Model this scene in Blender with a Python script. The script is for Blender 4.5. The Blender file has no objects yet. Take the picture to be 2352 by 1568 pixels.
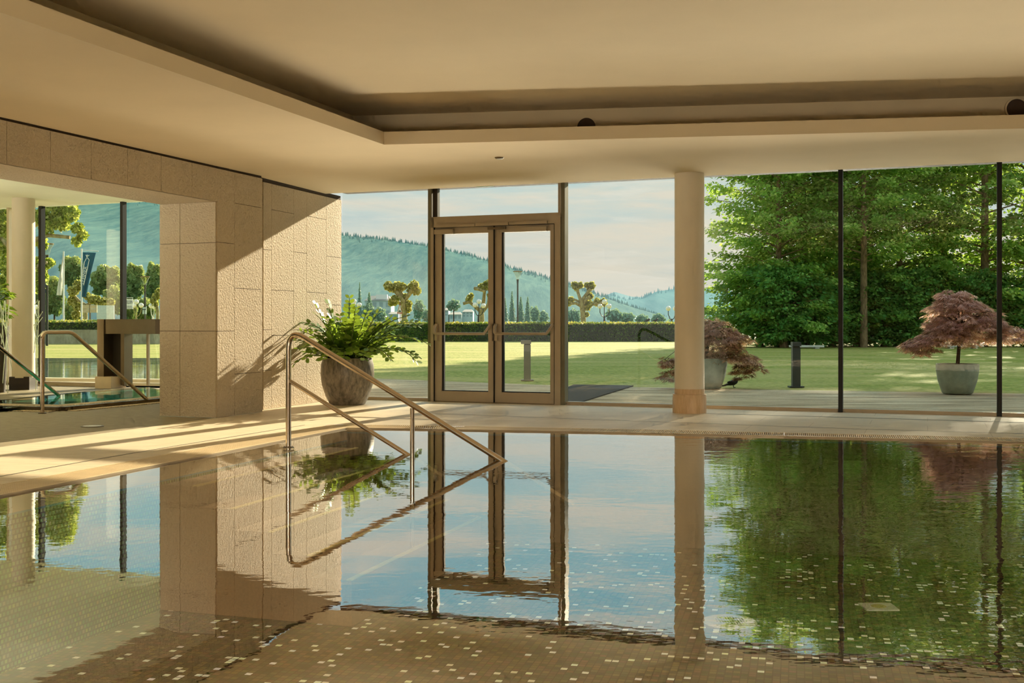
import bpy, math, random
import numpy as np
from mathutils import Vector, Matrix
random.seed(7); RNG = np.random.default_rng(7)
SC = bpy.context.scene; COL = SC.collection
F, H, CX, CY = 2622.0, 1.1, 1176.0, 745.0      # focal length (px of a 2352 px frame), eye height, vanishing point
PI = math.pi

# ------------------------------------------------------------------ geometry helpers
def G(px, py, z=0.0):                       # the point of the level plane z seen at a pixel
    d = F*(H-z)/(py-CY); return Vector(((px-CX)/F*d, d, z))
def D(px, py, d):                           # the point at depth d
    return Vector(((px-CX)/F*d, d, H-(py-CY)/F*d))
def XY(px, d): return Vector(((px-CX)/F*d, d, 0))
def hit(px, P, Q, py=None):                 # ray of column px with the upright plane through P and Q
    k = (px-CX)/F; dx, dy = Q[0]-P[0], Q[1]-P[1]
    t = (k*P[1]-P[0])/(dx-k*dy); x, y = P[0]+t*dx, P[1]+t*dy
    return Vector((x, y, 0 if py is None else H-(py-CY)/F*y))
def lerp(a, b, t): return a+(b-a)*t
def cross_ll(P, d, Q, e):                   # meeting of two ground lines
    den = d[0]*e[1]-d[1]*e[0]; t = ((Q[0]-P[0])*e[1]-(Q[1]-P[1])*e[0])/den
    return Vector((P[0]+d[0]*t, P[1]+d[1]*t, 0))

class MB:
    def __init__(s): s.v = []; s.f = []
    def add(s, vs, fs):
        n = len(s.v); s.v += [tuple(p) for p in vs]; s.f += [tuple(i+n for i in f) for f in fs]; return s
    def quad(s, *p): return s.add(p, [tuple(range(len(p)))])
    def obox(s, c, ax, ay, az):             # box from its centre and three half-axes
        c, ax, ay, az = map(Vector, (c, ax, ay, az)); vs = []
        for k in (-1, 1):
            for i, j in ((-1,-1),(1,-1),(1,1),(-1,1)): vs.append(c+ax*i+ay*j+az*k)
        return s.add(vs, [(3,2,1,0),(4,5,6,7),(0,1,5,4),(1,2,6,5),(2,3,7,6),(3,0,4,7)])
    def box(s, x0, x1, y0, y1, z0, z1):
        return s.obox(((x0+x1)/2,(y0+y1)/2,(z0+z1)/2), ((x1-x0)/2,0,0), (0,(y1-y0)/2,0), (0,0,(z1-z0)/2))
    def wallbox(s, P, Q, z0, z1, t0, t1):   # upright slab along P-Q; t is the offset to the left of P->Q
        u = Vector((Q[0]-P[0], Q[1]-P[1], 0)); L = u.length; u /= L; n = Vector((-u.y, u.x, 0))
        c = Vector(((P[0]+Q[0])/2, (P[1]+Q[1])/2, (z0+z1)/2))+n*(t0+t1)/2
        return s.obox(c, u*L/2, n*abs(t1-t0)/2, (0,0,(z1-z0)/2))
    def prism(s, poly, z0, z1):
        n = len(poly); vs = [(p[0],p[1],z0) for p in poly]+[(p[0],p[1],z1) for p in poly]
        return s.add(vs, [tuple(range(n))[::-1], tuple(range(n,2*n))]+[(i,(i+1)%n,n+(i+1)%n,n+i) for i in range(n)])
    def tube(s, path, r, seg=12, cap=True):
        P = [Vector(p) for p in path]; n = len(P); R = r if isinstance(r, (list, tuple)) else [r]*n
        t0 = (P[1]-P[0]).normalized(); a = t0.orthogonal().normalized(); rings = []
        for i in range(n):
            t = ((P[min(i+1,n-1)]-P[i]).normalized()+(P[i]-P[max(i-1,0)]).normalized())
            t = t.normalized() if t.length > 1e-6 else t0
            a = (a-t*a.dot(t)).normalized(); b = t.cross(a)
            rings.append([P[i]+(a*math.cos(2*PI*k/seg)+b*math.sin(2*PI*k/seg))*R[i] for k in range(seg)])
        vs = [p for q in rings for p in q]
        fs = [(i*seg+k, i*seg+(k+1)%seg, (i+1)*seg+(k+1)%seg, (i+1)*seg+k) for i in range(n-1) for k in range(seg)]
        if cap: fs += [tuple(range(seg))[::-1], tuple(range((n-1)*seg, n*seg))]
        return s.add(vs, fs)
    def lathe(s, prof, c=(0,0,0), seg=40):
        c = Vector(c); vs = []; n = len(prof)
        for r, z in prof:
            for k in range(seg): vs.append(c+Vector((r*math.cos(2*PI*k/seg), r*math.sin(2*PI*k/seg), z)))
        return s.add(vs, [(i*seg+k, i*seg+(k+1)%seg, (i+1)*seg+(k+1)%seg, (i+1)*seg+k) for i in range(n-1) for k in range(seg)])
    def ball(s, c, r, seg=16, rings=10, sq=(1,1,1)):
        c = Vector(c); vs = []; fs = []
        for i in range(rings+1):
            th = PI*i/rings
            for k in range(seg):
                ph = 2*PI*k/seg; vs.append(c+Vector((math.sin(th)*math.cos(ph)*sq[0], math.sin(th)*math.sin(ph)*sq[1], math.cos(th)*sq[2]))*r)
        for i in range(rings):
            for k in range(seg): fs.append((i*seg+k, (i+1)*seg+k, (i+1)*seg+(k+1)%seg, i*seg+(k+1)%seg))
        return s.add(vs, fs)
    def build(s, name, mat, parent=None, smooth=False):
        me = bpy.data.meshes.new(name); me.from_pydata(s.v, [], s.f); me.update()
        return link(name, me, mat, parent, smooth)

def link(name, me, mat, parent=None, smooth=False):
    me.materials.append(mat)
    if smooth:
        me.polygons.foreach_set('use_smooth', [True]*len(me.polygons))
        try: me.set_sharp_from_angle(angle=math.radians(38))
        except Exception: pass
    o = bpy.data.objects.new(name, me); COL.objects.link(o); put(o, parent); return o
def put(o, parent):
    if parent is not None:
        o.parent = parent; o.matrix_parent_inverse = Matrix.Translation(-where(parent))
def where(o):
    return o.location.copy() if o.parent is None else where(o.parent)+o.matrix_parent_inverse.translation+o.location
def tag(o, label=None, cat=None, group=None, kind=None):
    if label: o['label'] = label
    if cat: o['category'] = cat
    if group: o['group'] = group
    if kind: o['kind'] = kind
    return o
def thing(name, loc, label, cat, group=None, kind=None):
    o = bpy.data.objects.new(name, None); o.empty_display_size = .2; COL.objects.link(o); o.location = loc
    return tag(o, label, cat, group, kind)
def dup(root, loc, label=None, group=None, rz=0):
    r = root.copy(); COL.objects.link(r); r.location = loc; r.rotation_euler = (0,0,rz)
    if label: r['label'] = label
    if group: r['group'] = group
    def rec(src, dst):
        for ch in list(src.children):
            c = ch.copy(); COL.objects.link(c); c.parent = dst; c.matrix_parent_inverse = ch.matrix_parent_inverse.copy(); rec(ch, c)
    rec(root, r); return r

def leaves(name, pts, mat, parent=None, size=.1, ratio=.5, flat=.0, droop=0., tint=None, jitter=.35, along=None):
    """many small folded leaves in one mesh: pts (N,3)"""
    n = len(pts); pts = np.asarray(pts, float)
    a = RNG.normal(size=(n,3)) if along is None else np.asarray(along, float)+RNG.normal(size=(n,3))*.35
    a[:,2] = a[:,2]*(1-flat)-droop; a /= np.linalg.norm(a, axis=1)[:,None]+1e-9
    b = np.cross(a, RNG.normal(size=(n,3))*(1-flat)+np.array([0,0,1.])*flat*2.2); b /= np.linalg.norm(b, axis=1)[:,None]+1e-9
    s = size*(1+jitter*RNG.uniform(-1,1,n))[:,None]; nn = np.cross(a, b)
    V = np.empty((n,4,3)); V[:,0] = pts-a*s*.5; V[:,2] = pts+a*s*.5
    V[:,1] = pts+b*s*.5*ratio-nn*s*.06; V[:,3] = pts-b*s*.5*ratio-nn*s*.06
    t = RNG.uniform(0,1,n) if tint is None else np.clip(tint+RNG.uniform(-.22,.22,n),0,1)
    return quads(name, V, t, mat, parent)
def quads(name, V, t, mat, parent=None):
    n, k = V.shape[:2]
    me = bpy.data.meshes.new(name); me.vertices.add(n*k); me.vertices.foreach_set('co', V.reshape(-1))
    me.loops.add(n*k); me.loops.foreach_set('vertex_index', np.arange(n*k, dtype=np.int32))
    me.polygons.add(n); me.polygons.foreach_set('loop_start', np.arange(0, n*k, k, dtype=np.int32))
    me.polygons.foreach_set('loop_total', np.full(n, k, dtype=np.int32)); me.update(calc_edges=True)
    at = me.attributes.new('tint', 'FLOAT', 'POINT'); at.data.foreach_set('value', np.repeat(t, k).astype(np.float32))
    return link(name, me, mat, parent)

# ------------------------------------------------------------------ materials
def C(r, g, b):
    f = lambda c: (c/255/12.92) if c/255 <= .04045 else ((c/255+.055)/1.055)**2.4
    return (f(r), f(g), f(b), 1)
def mul(c, k): return (c[0]*k, c[1]*k, c[2]*k, 1)
class NT:
    def __init__(s, name):
        s.m = bpy.data.materials.new(name); s.m.use_nodes = True; s.t = s.m.node_tree; s.t.nodes.clear()
        s.out = s.t.nodes.new('ShaderNodeOutputMaterial')
    def n(s, typ, inp=None, **kw):
        x = s.t.nodes.new('ShaderNode'+typ)
        for k, v in kw.items(): setattr(x, k, v)
        for k, v in (inp or {}).items():
            if isinstance(v, bpy.types.NodeSocket): s.t.links.new(v, x.inputs[k])
            else: x.inputs[k].default_value = v
        return x
    def math(s, op, a, b=0., clamp=False):
        return s.n('Math', {0:a, 1:b}, operation=op, use_clamp=clamp).outputs[0]
    def mix(s, f, a, b, blend='MIX'):
        return s.n('MixRGB', {0:f, 1:a, 2:b}, blend_type=blend).outputs[0]
    def coord(s, rot=0, scale=(1,1,1), obj=False):
        g = s.n('TexCoord').outputs['Object'] if obj else s.n('NewGeometry').outputs['Position']
        return s.n('Mapping', {'Vector':g, 'Rotation':(0,0,rot), 'Scale':scale}).outputs[0]
    def noise(s, vec, scale, detail=3, rough=.55):
        return s.n('TexNoise', {'Vector':vec, 'Scale':scale, 'Detail':detail, 'Roughness':rough}).outputs[0]
    def ramp(s, fac, stops):
        r = s.n('ValToRGB', {0:fac}); e = r.color_ramp.elements
        while len(e) < len(stops): e.new(.5)
        for i, (p, c) in enumerate(stops): e[i].position = p; e[i].color = c
        return r.outputs[0]
    def bump(s, h, strength, dist): return s.n('Bump', {'Height':h, 'Strength':strength, 'Distance':dist}).outputs[0]
    def bsdf(s, col, rough=.6, metal=0., normal=None, **kw):
        d = {'Base Color':col, 'Roughness':rough, 'Metallic':metal}
        if normal is not None: d['Normal'] = normal
        d.update(kw); return s.n('BsdfPrincipled', d).outputs[0]
    def done(s, sh): s.t.links.new(sh, s.out.inputs[0]); return s.m
BW = lambda v: (v,v,v,1)

def plain(name, col, rough=.6, metal=0., var=.12, scale=6., bump=0., bscale=40., bdist=.01, stretch=(1,1,1), rot=0, **kw):
    t = NT(name); p = t.coord(rot, stretch); f = t.noise(p, scale, 4)
    c = t.mix(t.ramp(f, [(.3, BW(0)), (.7, BW(1))]), mul(col, 1-var), mul(col, 1+var))
    nm = t.bump(t.noise(p, bscale, 3), bump, bdist) if bump else None
    return t.done(t.bsdf(c, rough, metal, nm, **kw))
def leafmat(name, stops, transl=.35, rough=.5, spec=.3):
    t = NT(name); a = t.n('Attribute', attribute_name='tint').outputs['Fac']
    c = t.ramp(a, stops); d = t.bsdf(c, rough, **{'Specular IOR Level':spec})
    tr = t.n('BsdfTranslucent', {'Color':t.mix(.35, c, (.55,.62,.05,1))}).outputs[0]
    return t.done(t.n('MixShader', {0:transl, 1:d, 2:tr}).outputs[0])

def mat_stone():
    t = NT('bush_hammered_limestone'); p = t.coord()
    g = t.n('TexVoronoi', {'Vector':p, 'Scale':42.}).outputs[0]; n = t.noise(p, 34, 4, .7); h = t.math('ADD', n, t.math('MULTIPLY', g, .35))
    c = t.mix(t.noise(p, 1.3, 3), C(200,182,152), C(220,202,172)); c = t.mix(t.math('MULTIPLY', n, .45), c, C(150,126,92))
    return t.done(t.bsdf(c, .75, 0, t.bump(h, .75, .028), **{'Specular IOR Level':.25}))
def mat_travertine():
    t = NT('travertine_paving'); rot = math.radians(20); p = t.coord(rot); ps = t.coord(rot, (.6,5,1))
    c = t.mix(t.ramp(t.noise(ps, 3.5, 5), [(.3,BW(0)),(.75,BW(1))]), C(206,188,158), C(228,212,182))
    c = t.mix(t.ramp(t.noise(ps, 16, 3), [(.68,BW(0)),(.74,BW(.7))]), c, C(150,122,84))
    br = t.n('TexBrick', {'Vector':p, 'Scale':1., 'Mortar Size':.004, 'Brick Width':1.2, 'Row Height':.6, 'Color1':BW(0), 'Color2':BW(.16), 'Mortar':BW(1)}).outputs[0]
    c = t.mix(t.math('MULTIPLY', br, .45), c, C(160,132,96))
    return t.done(t.bsdf(c, .5, 0, t.bump(t.noise(ps, 20, 3), .12, .005), **{'Specular IOR Level':.3}))
def mat_darkfloor():
    t = NT('grey_quartzite_paving'); p = t.coord(.35, (1,3,1))
    c = t.mix(t.ramp(t.noise(p, 7, 6, .7), [(.3,BW(0)),(.7,BW(1))]), C(118,104,78), C(160,146,116))
    return t.done(t.bsdf(c, .6, 0, t.bump(t.noise(p, 20, 4), .3, .01)))
def mat_mosaic(name, base, dark, dots=True, wall=False, hue=.12):
    t = NT(name); p = t.n('NewGeometry').outputs['Position']; p = t.n('Mapping', {'Vector':p, 'Rotation':(0,0,math.radians(14)), 'Scale':(20,20,20)}).outputs[0]
    if wall:
        q = t.n('NewGeometry').outputs['Position']; a_ = t.n('VectorMath', {0:q, 1:(.305*29,.952*29,0)}, operation='DOT_PRODUCT').outputs['Value']; z_ = t.math('MULTIPLY', t.n('SeparateXYZ', {0:q}).outputs[2], 29.); row = t.math('FLOOR', z_)
        a_ = t.math('ADD', a_, t.math('MULTIPLY', row, .5)); p = t.n('CombineXYZ', {0:a_, 1:z_, 2:.5}).outputs[0]
    fl = t.n('VectorMath', {0:p}, operation='FLOOR').outputs[0]; fr = t.n('VectorMath', {0:p}, operation='FRACTION').outputs[0]
    sf = t.n('SeparateXYZ', {0:fl}); sr = t.n('SeparateXYZ', {0:fr})
    wn = t.n('TexWhiteNoise', {'Vector':fl}, noise_dimensions='3D')
    edge = lambda s: t.math('LESS_THAN', t.math('ABSOLUTE', t.math('SUBTRACT', s, .5)), .43 if not wall else .33)
    tile = t.math('MULTIPLY', edge(sr.outputs[0]), edge(sr.outputs[1]))
    c = t.mix(wn.outputs[0], mul(base, .7), mul(base, 1.3)); c = t.mix(.5 if dots else hue, c, t.mix(.45, wn.outputs[1], C(150,200,150)), 'OVERLAY'); c = t.mix(tile, dark, c)
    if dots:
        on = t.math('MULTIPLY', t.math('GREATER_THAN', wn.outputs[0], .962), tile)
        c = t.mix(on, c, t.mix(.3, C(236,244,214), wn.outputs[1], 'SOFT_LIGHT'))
        e = t.n('Emission', {'Color':t.mix(.35, C(226,240,205), wn.outputs[1]), 'Strength':t.math('MULTIPLY', on, .3)}).outputs[0]  # pale tiles glow by themselves, their glint put into the material
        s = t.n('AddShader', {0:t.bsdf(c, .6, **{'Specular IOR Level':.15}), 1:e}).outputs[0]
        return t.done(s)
    return t.done(t.bsdf(c, .55, **{'Specular IOR Level':.2}))
def schlick(t, f0, normal=None):
    g = t.n('NewGeometry'); d = t.n('VectorMath', {0:g.outputs['Incoming'], 1:normal if normal is not None else g.outputs['Normal']}, operation='DOT_PRODUCT').outputs['Value']
    k = t.math('POWER', t.math('SUBTRACT', 1., t.math('ABSOLUTE', d), True), 5.)
    return t.math('ADD', f0, t.math('MULTIPLY', k, 1-f0), True)
def mat_water(name, tint, amp, gamma=.62):
    t = NT(name); p = t.coord(.3, (1,1.6,1)); big = t.noise(p, 2.6, 2, .5); fine = t.noise(p, 11, 2, .5)
    calm = t.ramp(t.noise(t.coord(), .55, 1), [(.35,BW(.25)),(.65,BW(1))])
    h = t.math('ADD', big, t.math('MULTIPLY', fine, .28)); h = t.math('MULTIPLY', h, calm); xx = t.math('MULTIPLY', t.math('SUBTRACT', t.n('SeparateXYZ', {0:t.n('NewGeometry').outputs['Position']}).outputs[0], -.2), .5, True); h = t.math('MULTIPLY', h, t.math('ADD', .8, t.math('MULTIPLY', xx, 1.3)))
    nm = t.bump(h, 1., amp); f = t.math('POWER', schlick(t, .02, nm), gamma)
    gl = t.n('BsdfGlossy', {'Color':(1,1,1,1), 'Roughness':.004, 'Normal':nm}).outputs[0]
    return t.done(t.n('MixShader', {0:f, 1:t.n('BsdfTransparent', {'Color':tint}).outputs[0], 2:gl}).outputs[0])
def mat_glass(name, tint=(.93,.965,.95,1), f0=.055):
    t = NT(name); f = schlick(t, f0)
    gl = t.n('BsdfGlossy', {'Color':(1,1,1,1), 'Roughness':.0}).outputs[0]
    return t.done(t.n('MixShader', {0:f, 1:t.n('BsdfTransparent', {'Color':tint}).outputs[0], 2:gl}).outputs[0])
def mat_deck():
    t = NT('weathered_deck_boards'); rot = math.radians(21); p = t.coord(rot, (1,1,1)); ps = t.coord(rot, (.3,4,1))
    c = t.ramp(t.noise(ps, 1.6, 6, .7), [(.32,C(104,88,66)),(.5,C(190,170,136)),(.66,C(240,222,186))])
    y = t.n('SeparateXYZ', {0:p}).outputs[1]; y = t.math('FRACT', t.math('MULTIPLY', y, 7.2))
    gap = t.math('LESS_THAN', y, .09); c = t.mix(t.math('MULTIPLY', gap, .8), c, C(40,32,24))
    return t.done(t.bsdf(c, .9, **{'Specular IOR Level':.08}))
def mat_lawn():
    t = NT('mown_lawn'); p = t.coord(0, (1,.55,1)); big = t.noise(t.coord(.2, (.5,1.4,1)), .35, 3)
    c = t.ramp(t.noise(p, 9, 6, .75), [(.32,C(88,106,34)),(.5,C(142,150,64)),(.68,C(194,180,108))])
    c = t.mix(t.ramp(big, [(.4,BW(0)),(.62,BW(.55))]), c, C(188,172,108))
    return t.done(t.bsdf(c, .8, 0, t.bump(t.noise(p, 14, 4), .5, .05), **{'Specular IOR Level':.1}))
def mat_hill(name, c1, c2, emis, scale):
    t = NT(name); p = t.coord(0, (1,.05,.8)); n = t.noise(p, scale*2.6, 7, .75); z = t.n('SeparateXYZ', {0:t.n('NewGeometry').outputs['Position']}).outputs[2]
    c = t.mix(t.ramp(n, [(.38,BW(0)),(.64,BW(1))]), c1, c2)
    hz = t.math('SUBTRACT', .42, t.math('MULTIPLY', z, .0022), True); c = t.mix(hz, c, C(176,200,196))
    e = t.n('Emission', {'Color':c, 'Strength':emis}).outputs[0]  # pale mix and emission put the distance haze into the hill colour
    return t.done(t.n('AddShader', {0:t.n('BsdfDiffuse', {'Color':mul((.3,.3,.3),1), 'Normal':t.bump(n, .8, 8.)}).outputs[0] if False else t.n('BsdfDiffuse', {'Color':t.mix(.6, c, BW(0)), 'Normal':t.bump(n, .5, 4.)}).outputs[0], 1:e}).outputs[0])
def mat_pot(name, c1, c2, scale, stretch=(1,1,1), rough=.45):
    t = NT(name); p = t.coord(0, stretch); n = t.noise(p, scale, 5, .65)
    c = t.mix(t.ramp(n, [(.35,BW(0)),(.68,BW(1))]), c1, c2)
    return t.done(t.bsdf(c, rough, 0, t.bump(n, .15, .01)))

M = dict(
 plaster=plain('beige_plaster', C(216,197,162), .85, var=.03, scale=1.2, bump=.12, bscale=160, bdist=.004, **{'Specular IOR Level':.1}),
 plaster_side=plain('pale_side_room_plaster', C(232,228,196), .85, var=.03, scale=1.2),
 stone=mat_stone(), joint=plain('dark_joint', C(62,46,30), .9), trav=mat_travertine(), dark=mat_darkfloor(),
 coping=plain('pale_pool_tile', C(214,194,160), .4, var=.06, scale=5), blue=plain('blue_tile_line', C(96,158,182), .4),
 mosaic=mat_mosaic('brown_glass_mosaic', C(128,108,76), C(92,72,48)), mosaic3=mat_mosaic('side_mosaic', C(150,164,124), C(64,54,34), False, True, .6), mosaic2=plain('brown_step_tiles', C(140,104,72), .4, var=.22, scale=60), tilebrown=plain('brown_side_tiles', C(118,96,66), .4, var=.2, scale=50),
 yellow=plain('yellow_step_nosing', C(214,196,120), .5), teal=mat_mosaic('teal_mosaic', C(96,200,188), C(60,150,140), False),
 water=mat_water('pool_water', (.93,.93,.88,1), .0012), water_small=mat_water('whirlpool_water', (.8,.97,.94,1), .0008, .95),
 water_out=mat_water('outdoor_pool_water', (.8,.92,.9,1), .003, .5),
 glass=mat_glass('clear_glazing'), glass_side=mat_glass('greenish_glazing', (.92,.98,.95,1), .07),
 frame=plain('champagne_aluminium', C(174,158,134), .42, .25, var=.03), frame_dk=plain('dark_bronze_aluminium', C(52,44,34), .5, .2, var=.05),
 black=plain('black_gasket', C(18,16,13), .6), grey_frame=plain('grey_green_aluminium', C(118,112,88), .5, .2, var=.04),
 steel=plain('polished_steel', C(208,192,172), .16, 1., var=.03), satin=plain('satin_steel', C(124,110,88), .33, .85, var=.05),
 column=plain('cream_column_paint', C(226,212,186), .6, var=.03, scale=3), base=mat_pot('column_base_marble', C(196,160,118), C(222,190,150), 6, (3,3,.6)),
 darktile=plain('black_stone_tile', C(48,38,28), .4, var=.2), grate=plain('cream_grate', C(214,192,152), .55, var=.05), slot=plain('dark_slot', C(50,42,32), .7),
 deck=mat_deck(), lawn=mat_lawn(), concrete=mat_pot('weathered_concrete', C(140,128,100), C(186,176,146), 3, (1,1,.4), .85),
 mat=plain('black_rubber_mat', C(60,54,44), .9, var=.3, scale=60, bump=.6, bscale=90), white=plain('white_lacquer', C(236,232,224), .5, var=.02),
 slab=plain('pale_stone_slab', C(206,200,186), .7), bark=mat_pot('grey_brown_bark', C(92,70,46), C(158,130,92), 14, (1,1,.3), .9),
 plane_bark=mat_pot('mottled_plane_bark', C(120,104,66), C(190,174,122), 7, (1,1,.6), .9), darkbark=plain('dark_bark', C(66,50,34), .9, var=.25),
 post=plain('anthracite_paint', C(58,60,54), .5, var=.06), post_lit=plain('lit_post_paint', C(132,124,104), .5, var=.06), lampdk=plain('dark_green_iron', C(40,40,32), .5),  # post_lit is the post paint lightened for sun on the bollard
 globe=plain('opal_globe', C(250,244,232), .35, var=.01), lampglass=mat_glass('lantern_glass', (.92,.93,.9,1), .12),
 zzpot=mat_pot('mottled_grey_glaze', C(90,82,70), C(152,140,122), 22, (1,1,.4), .38), maplepot=mat_pot('grey_green_stoneware', C(122,134,116), C(158,166,144), 5, (1,1,1), .45),
 tealpot=mat_pot('teal_grey_stoneware', C(104,124,114), C(138,156,144), 5, (1,1,1), .4), soil=plain('potting_soil', C(58,42,28), .95, var=.3),
 stem=plain('green_stem', C(96,110,52), .45, var=.2, scale=20), bird=plain('black_plumage', C(20,17,15), .5), beak=plain('dark_beak', C(120,84,30), .5),
 flagblue=plain('petrol_flag_cloth', C(30,98,124), .8, var=.12, scale=3), flagwhite=plain('white_flag_cloth', C(238,234,222), .8, var=.03),
 ink=plain('dark_ink', C(52,62,70), .7), red=plain('red_sign_paint', C(176,60,44), .5), signblue=plain('blue_sign_paint', C(40,120,170), .5),
 tan=plain('tan_board', C(206,184,142), .7), roof=plain('hazy_grey_brown_roof', C(146,146,138), .8), house=plain('hazy_white_render', C(192,206,202), .8), window_far=plain('hazy_window', C(150,168,168), .5),  # house, roof and far window colours paled to carry distance haze
 green=plain('exit_green', C(20,120,70), .4), vent=plain('dark_vent', C(66,46,28), .7), reed=plain('pale_reed', C(212,222,196), .5), planter=plain('dark_planter', C(60,52,38), .45, var=.2),
 zz=leafmat('zz_leaf', [(0,C(36,68,18)),(.5,C(84,128,38)),(1,C(166,202,84))], .35, .36, .5),
 maple=leafmat('red_maple_leaf', [(0,C(128,72,64)),(.5,C(194,130,118)),(1,C(240,192,178))], .35), maple2=leafmat('dull_maple_leaf', [(0,C(108,66,54)),(.5,C(160,106,88)),(1,C(206,150,124))], .35),
 tree=leafmat('hornbeam_leaf', [(0,C(54,104,34)),(.5,C(124,176,68)),(1,C(222,238,140))], .5), shrub=leafmat('dark_shrub_leaf', [(0,C(40,96,42)),(.6,C(92,154,70)),(1,C(170,210,110))], .45),
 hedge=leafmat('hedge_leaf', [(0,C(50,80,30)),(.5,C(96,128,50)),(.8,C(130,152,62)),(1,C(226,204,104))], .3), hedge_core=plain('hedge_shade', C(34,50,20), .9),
 plane=leafmat('plane_leaf', [(0,C(104,106,42)),(.5,C(178,170,88)),(1,C(240,230,160))], .42), bigplane=leafmat('plane_tree_leaf', [(0,C(84,112,40)),(.5,C(156,172,70)),(1,C(236,230,130))], .5),
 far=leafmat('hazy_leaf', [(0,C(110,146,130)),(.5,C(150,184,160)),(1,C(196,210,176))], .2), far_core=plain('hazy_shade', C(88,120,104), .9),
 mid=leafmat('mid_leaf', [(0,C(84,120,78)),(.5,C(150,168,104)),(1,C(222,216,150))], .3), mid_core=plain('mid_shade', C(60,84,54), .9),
 trop=leafmat('tropical_leaf', [(0,C(30,70,18)),(.5,C(70,120,30)),(1,C(160,190,70))], .3, .3),
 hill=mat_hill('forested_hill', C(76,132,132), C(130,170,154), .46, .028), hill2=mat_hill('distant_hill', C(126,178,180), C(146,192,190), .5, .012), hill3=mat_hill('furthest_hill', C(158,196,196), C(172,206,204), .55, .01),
)

# ------------------------------------------------------------------ plan of the place
GA, GB = Vector((-2.10,16.77,0)), Vector((6.10,13.60,0)); gdir = (GB-GA).normalized(); gnrm = Vector((-gdir.y, gdir.x, 0))   # glass front; gnrm points outdoors
def onglass(px, py=None): return hit(px, GA, GB, py)
P1, P2 = G(497,959.5), G(601,945.5); R1 = G(603,941); R2 = Vector((-2.535,16.90,0)); J = G(368,955)
wdir = (P2-P1).normalized(); GR = GA+gdir*17.5                        # right end of the front
ZC = 2.98                                                           # ceiling height at the glass
wallback = P1-wdir*24
pool_l = [(0,1137),(200,1098.2),(400,1058.6),(600,1020.4),(797,982)]
pool_f = [(797,982),(1050,985.6),(1300,990),(1550,995.3),(1800,1001),(2100,1008),(2352,1014.4)]
PL = [G(*p) for p in pool_l]; PF = [G(*p) for p in pool_f]
ldir = (PL[-1]-PL[0]).normalized(); PL0 = PL[-1]-ldir*12.2; PL0.z = 0
fdir = (PF[-1]-PF[-2]).normalized(); PFR = PF[-1]+fdir*7.5
PB_R = Vector((PFR.x, PL0.y, 0))
ring = [PL0]+[PL[-1]]+PF[1:]+[PFR]                                   # water edge from left-back to right
def offs(poly, k):                                                  # shift a ground polyline to its left (k>0 is away from the water)
    out = []
    for i, p in enumerate(poly):
        a = (poly[min(i+1,len(poly)-1)]-p); b = (p-poly[max(i-1,0)])
        a = a.normalized() if a.length > 1e-6 else b.normalized(); b = b.normalized() if b.length > 1e-6 else a
        n1, n2 = Vector((-a.y,a.x,0)), Vector((-b.y,b.x,0)); n = (n1+n2); n = n/n.length_squared*2
        out.append(p+n*k)
    return out
GW = .36
outer = offs(ring, GW)

# floor around the pool
WZ = -.012
fl = MB(); pts = [Vector((wallback.x,wallback.y,0))]+[P1, P2, R1, R2, GA+(GA-GB).normalized()*0]+[GR]+[outer[-1]]+outer[-2::-1]
pts = [Vector((wallback.x,wallback.y,0)), P1, P2, R1, R2, GR]+outer[::-1]
fl.add(pts, [tuple(range(len(pts)))[::-1]])
bl = Vector((wallback.x, -8.5, 0)); o0 = outer[0]; oR = outer[-1]
fl.quad(Vector((wallback.x,wallback.y,0)), o0, Vector((GR.x,o0.y,0)), Vector((GR.x,-8.5,0)), bl)
fl.quad(oR, GR, Vector((GR.x,o0.y,0)), Vector((oR.x,o0.y,0)))
tag(fl.build('floor', M['trav']), 'cream travertine floor around the swimming pool', 'floor', kind='structure')

def grate(name, line, out, label):
    b = MB()
    for i in range(len(line)-1):
        p, q, P, Q = line[i], line[i+1], out[i], out[i+1]; L = (q-p).length; n = max(2, int(L/.019)); u = (q-p)/L
        for k in range(n):
            a, A = lerp(p,q,(k+.5)/n), lerp(P,Q,(k+.5)/n); w = (A-a); w0 = w.normalized()
            b.obox((a+A)/2+Vector((0,0,-.012)), w*.47, u*.0052, (0,0,.012))
        b.quad(*[v+Vector((0,0,-.03)) for v in (p,q,Q,P)][::-1])
        for (s, e, S) in ((p,q,P),(P,Q,p)):
            c = (s+e)/2; w = (S-s).normalized()*.012; b.obox(c+w+Vector((0,0,-.011)), u*L/2, w, (0,0,.013))
    o = b.build(name, M['grate']); return tag(o, label, 'floor grate', kind='structure')
grate('trim_1', ring[:2], outer[:2], 'cream slatted overflow grate along the left edge of the pool')
grate('trim_2', ring[1:], outer[1:], 'cream slatted overflow grate along the window side of the pool')
sl = MB()
for i in range(len(outer)-1): sl.quad(*[v+Vector((0,0,-.034)) for v in (ring[i],ring[i+1],outer[i+1],outer[i])][::-1])
tag(sl.build('trim_3', M['slot']), 'dark gutter beneath the overflow grates', 'gutter', kind='structure')
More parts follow.
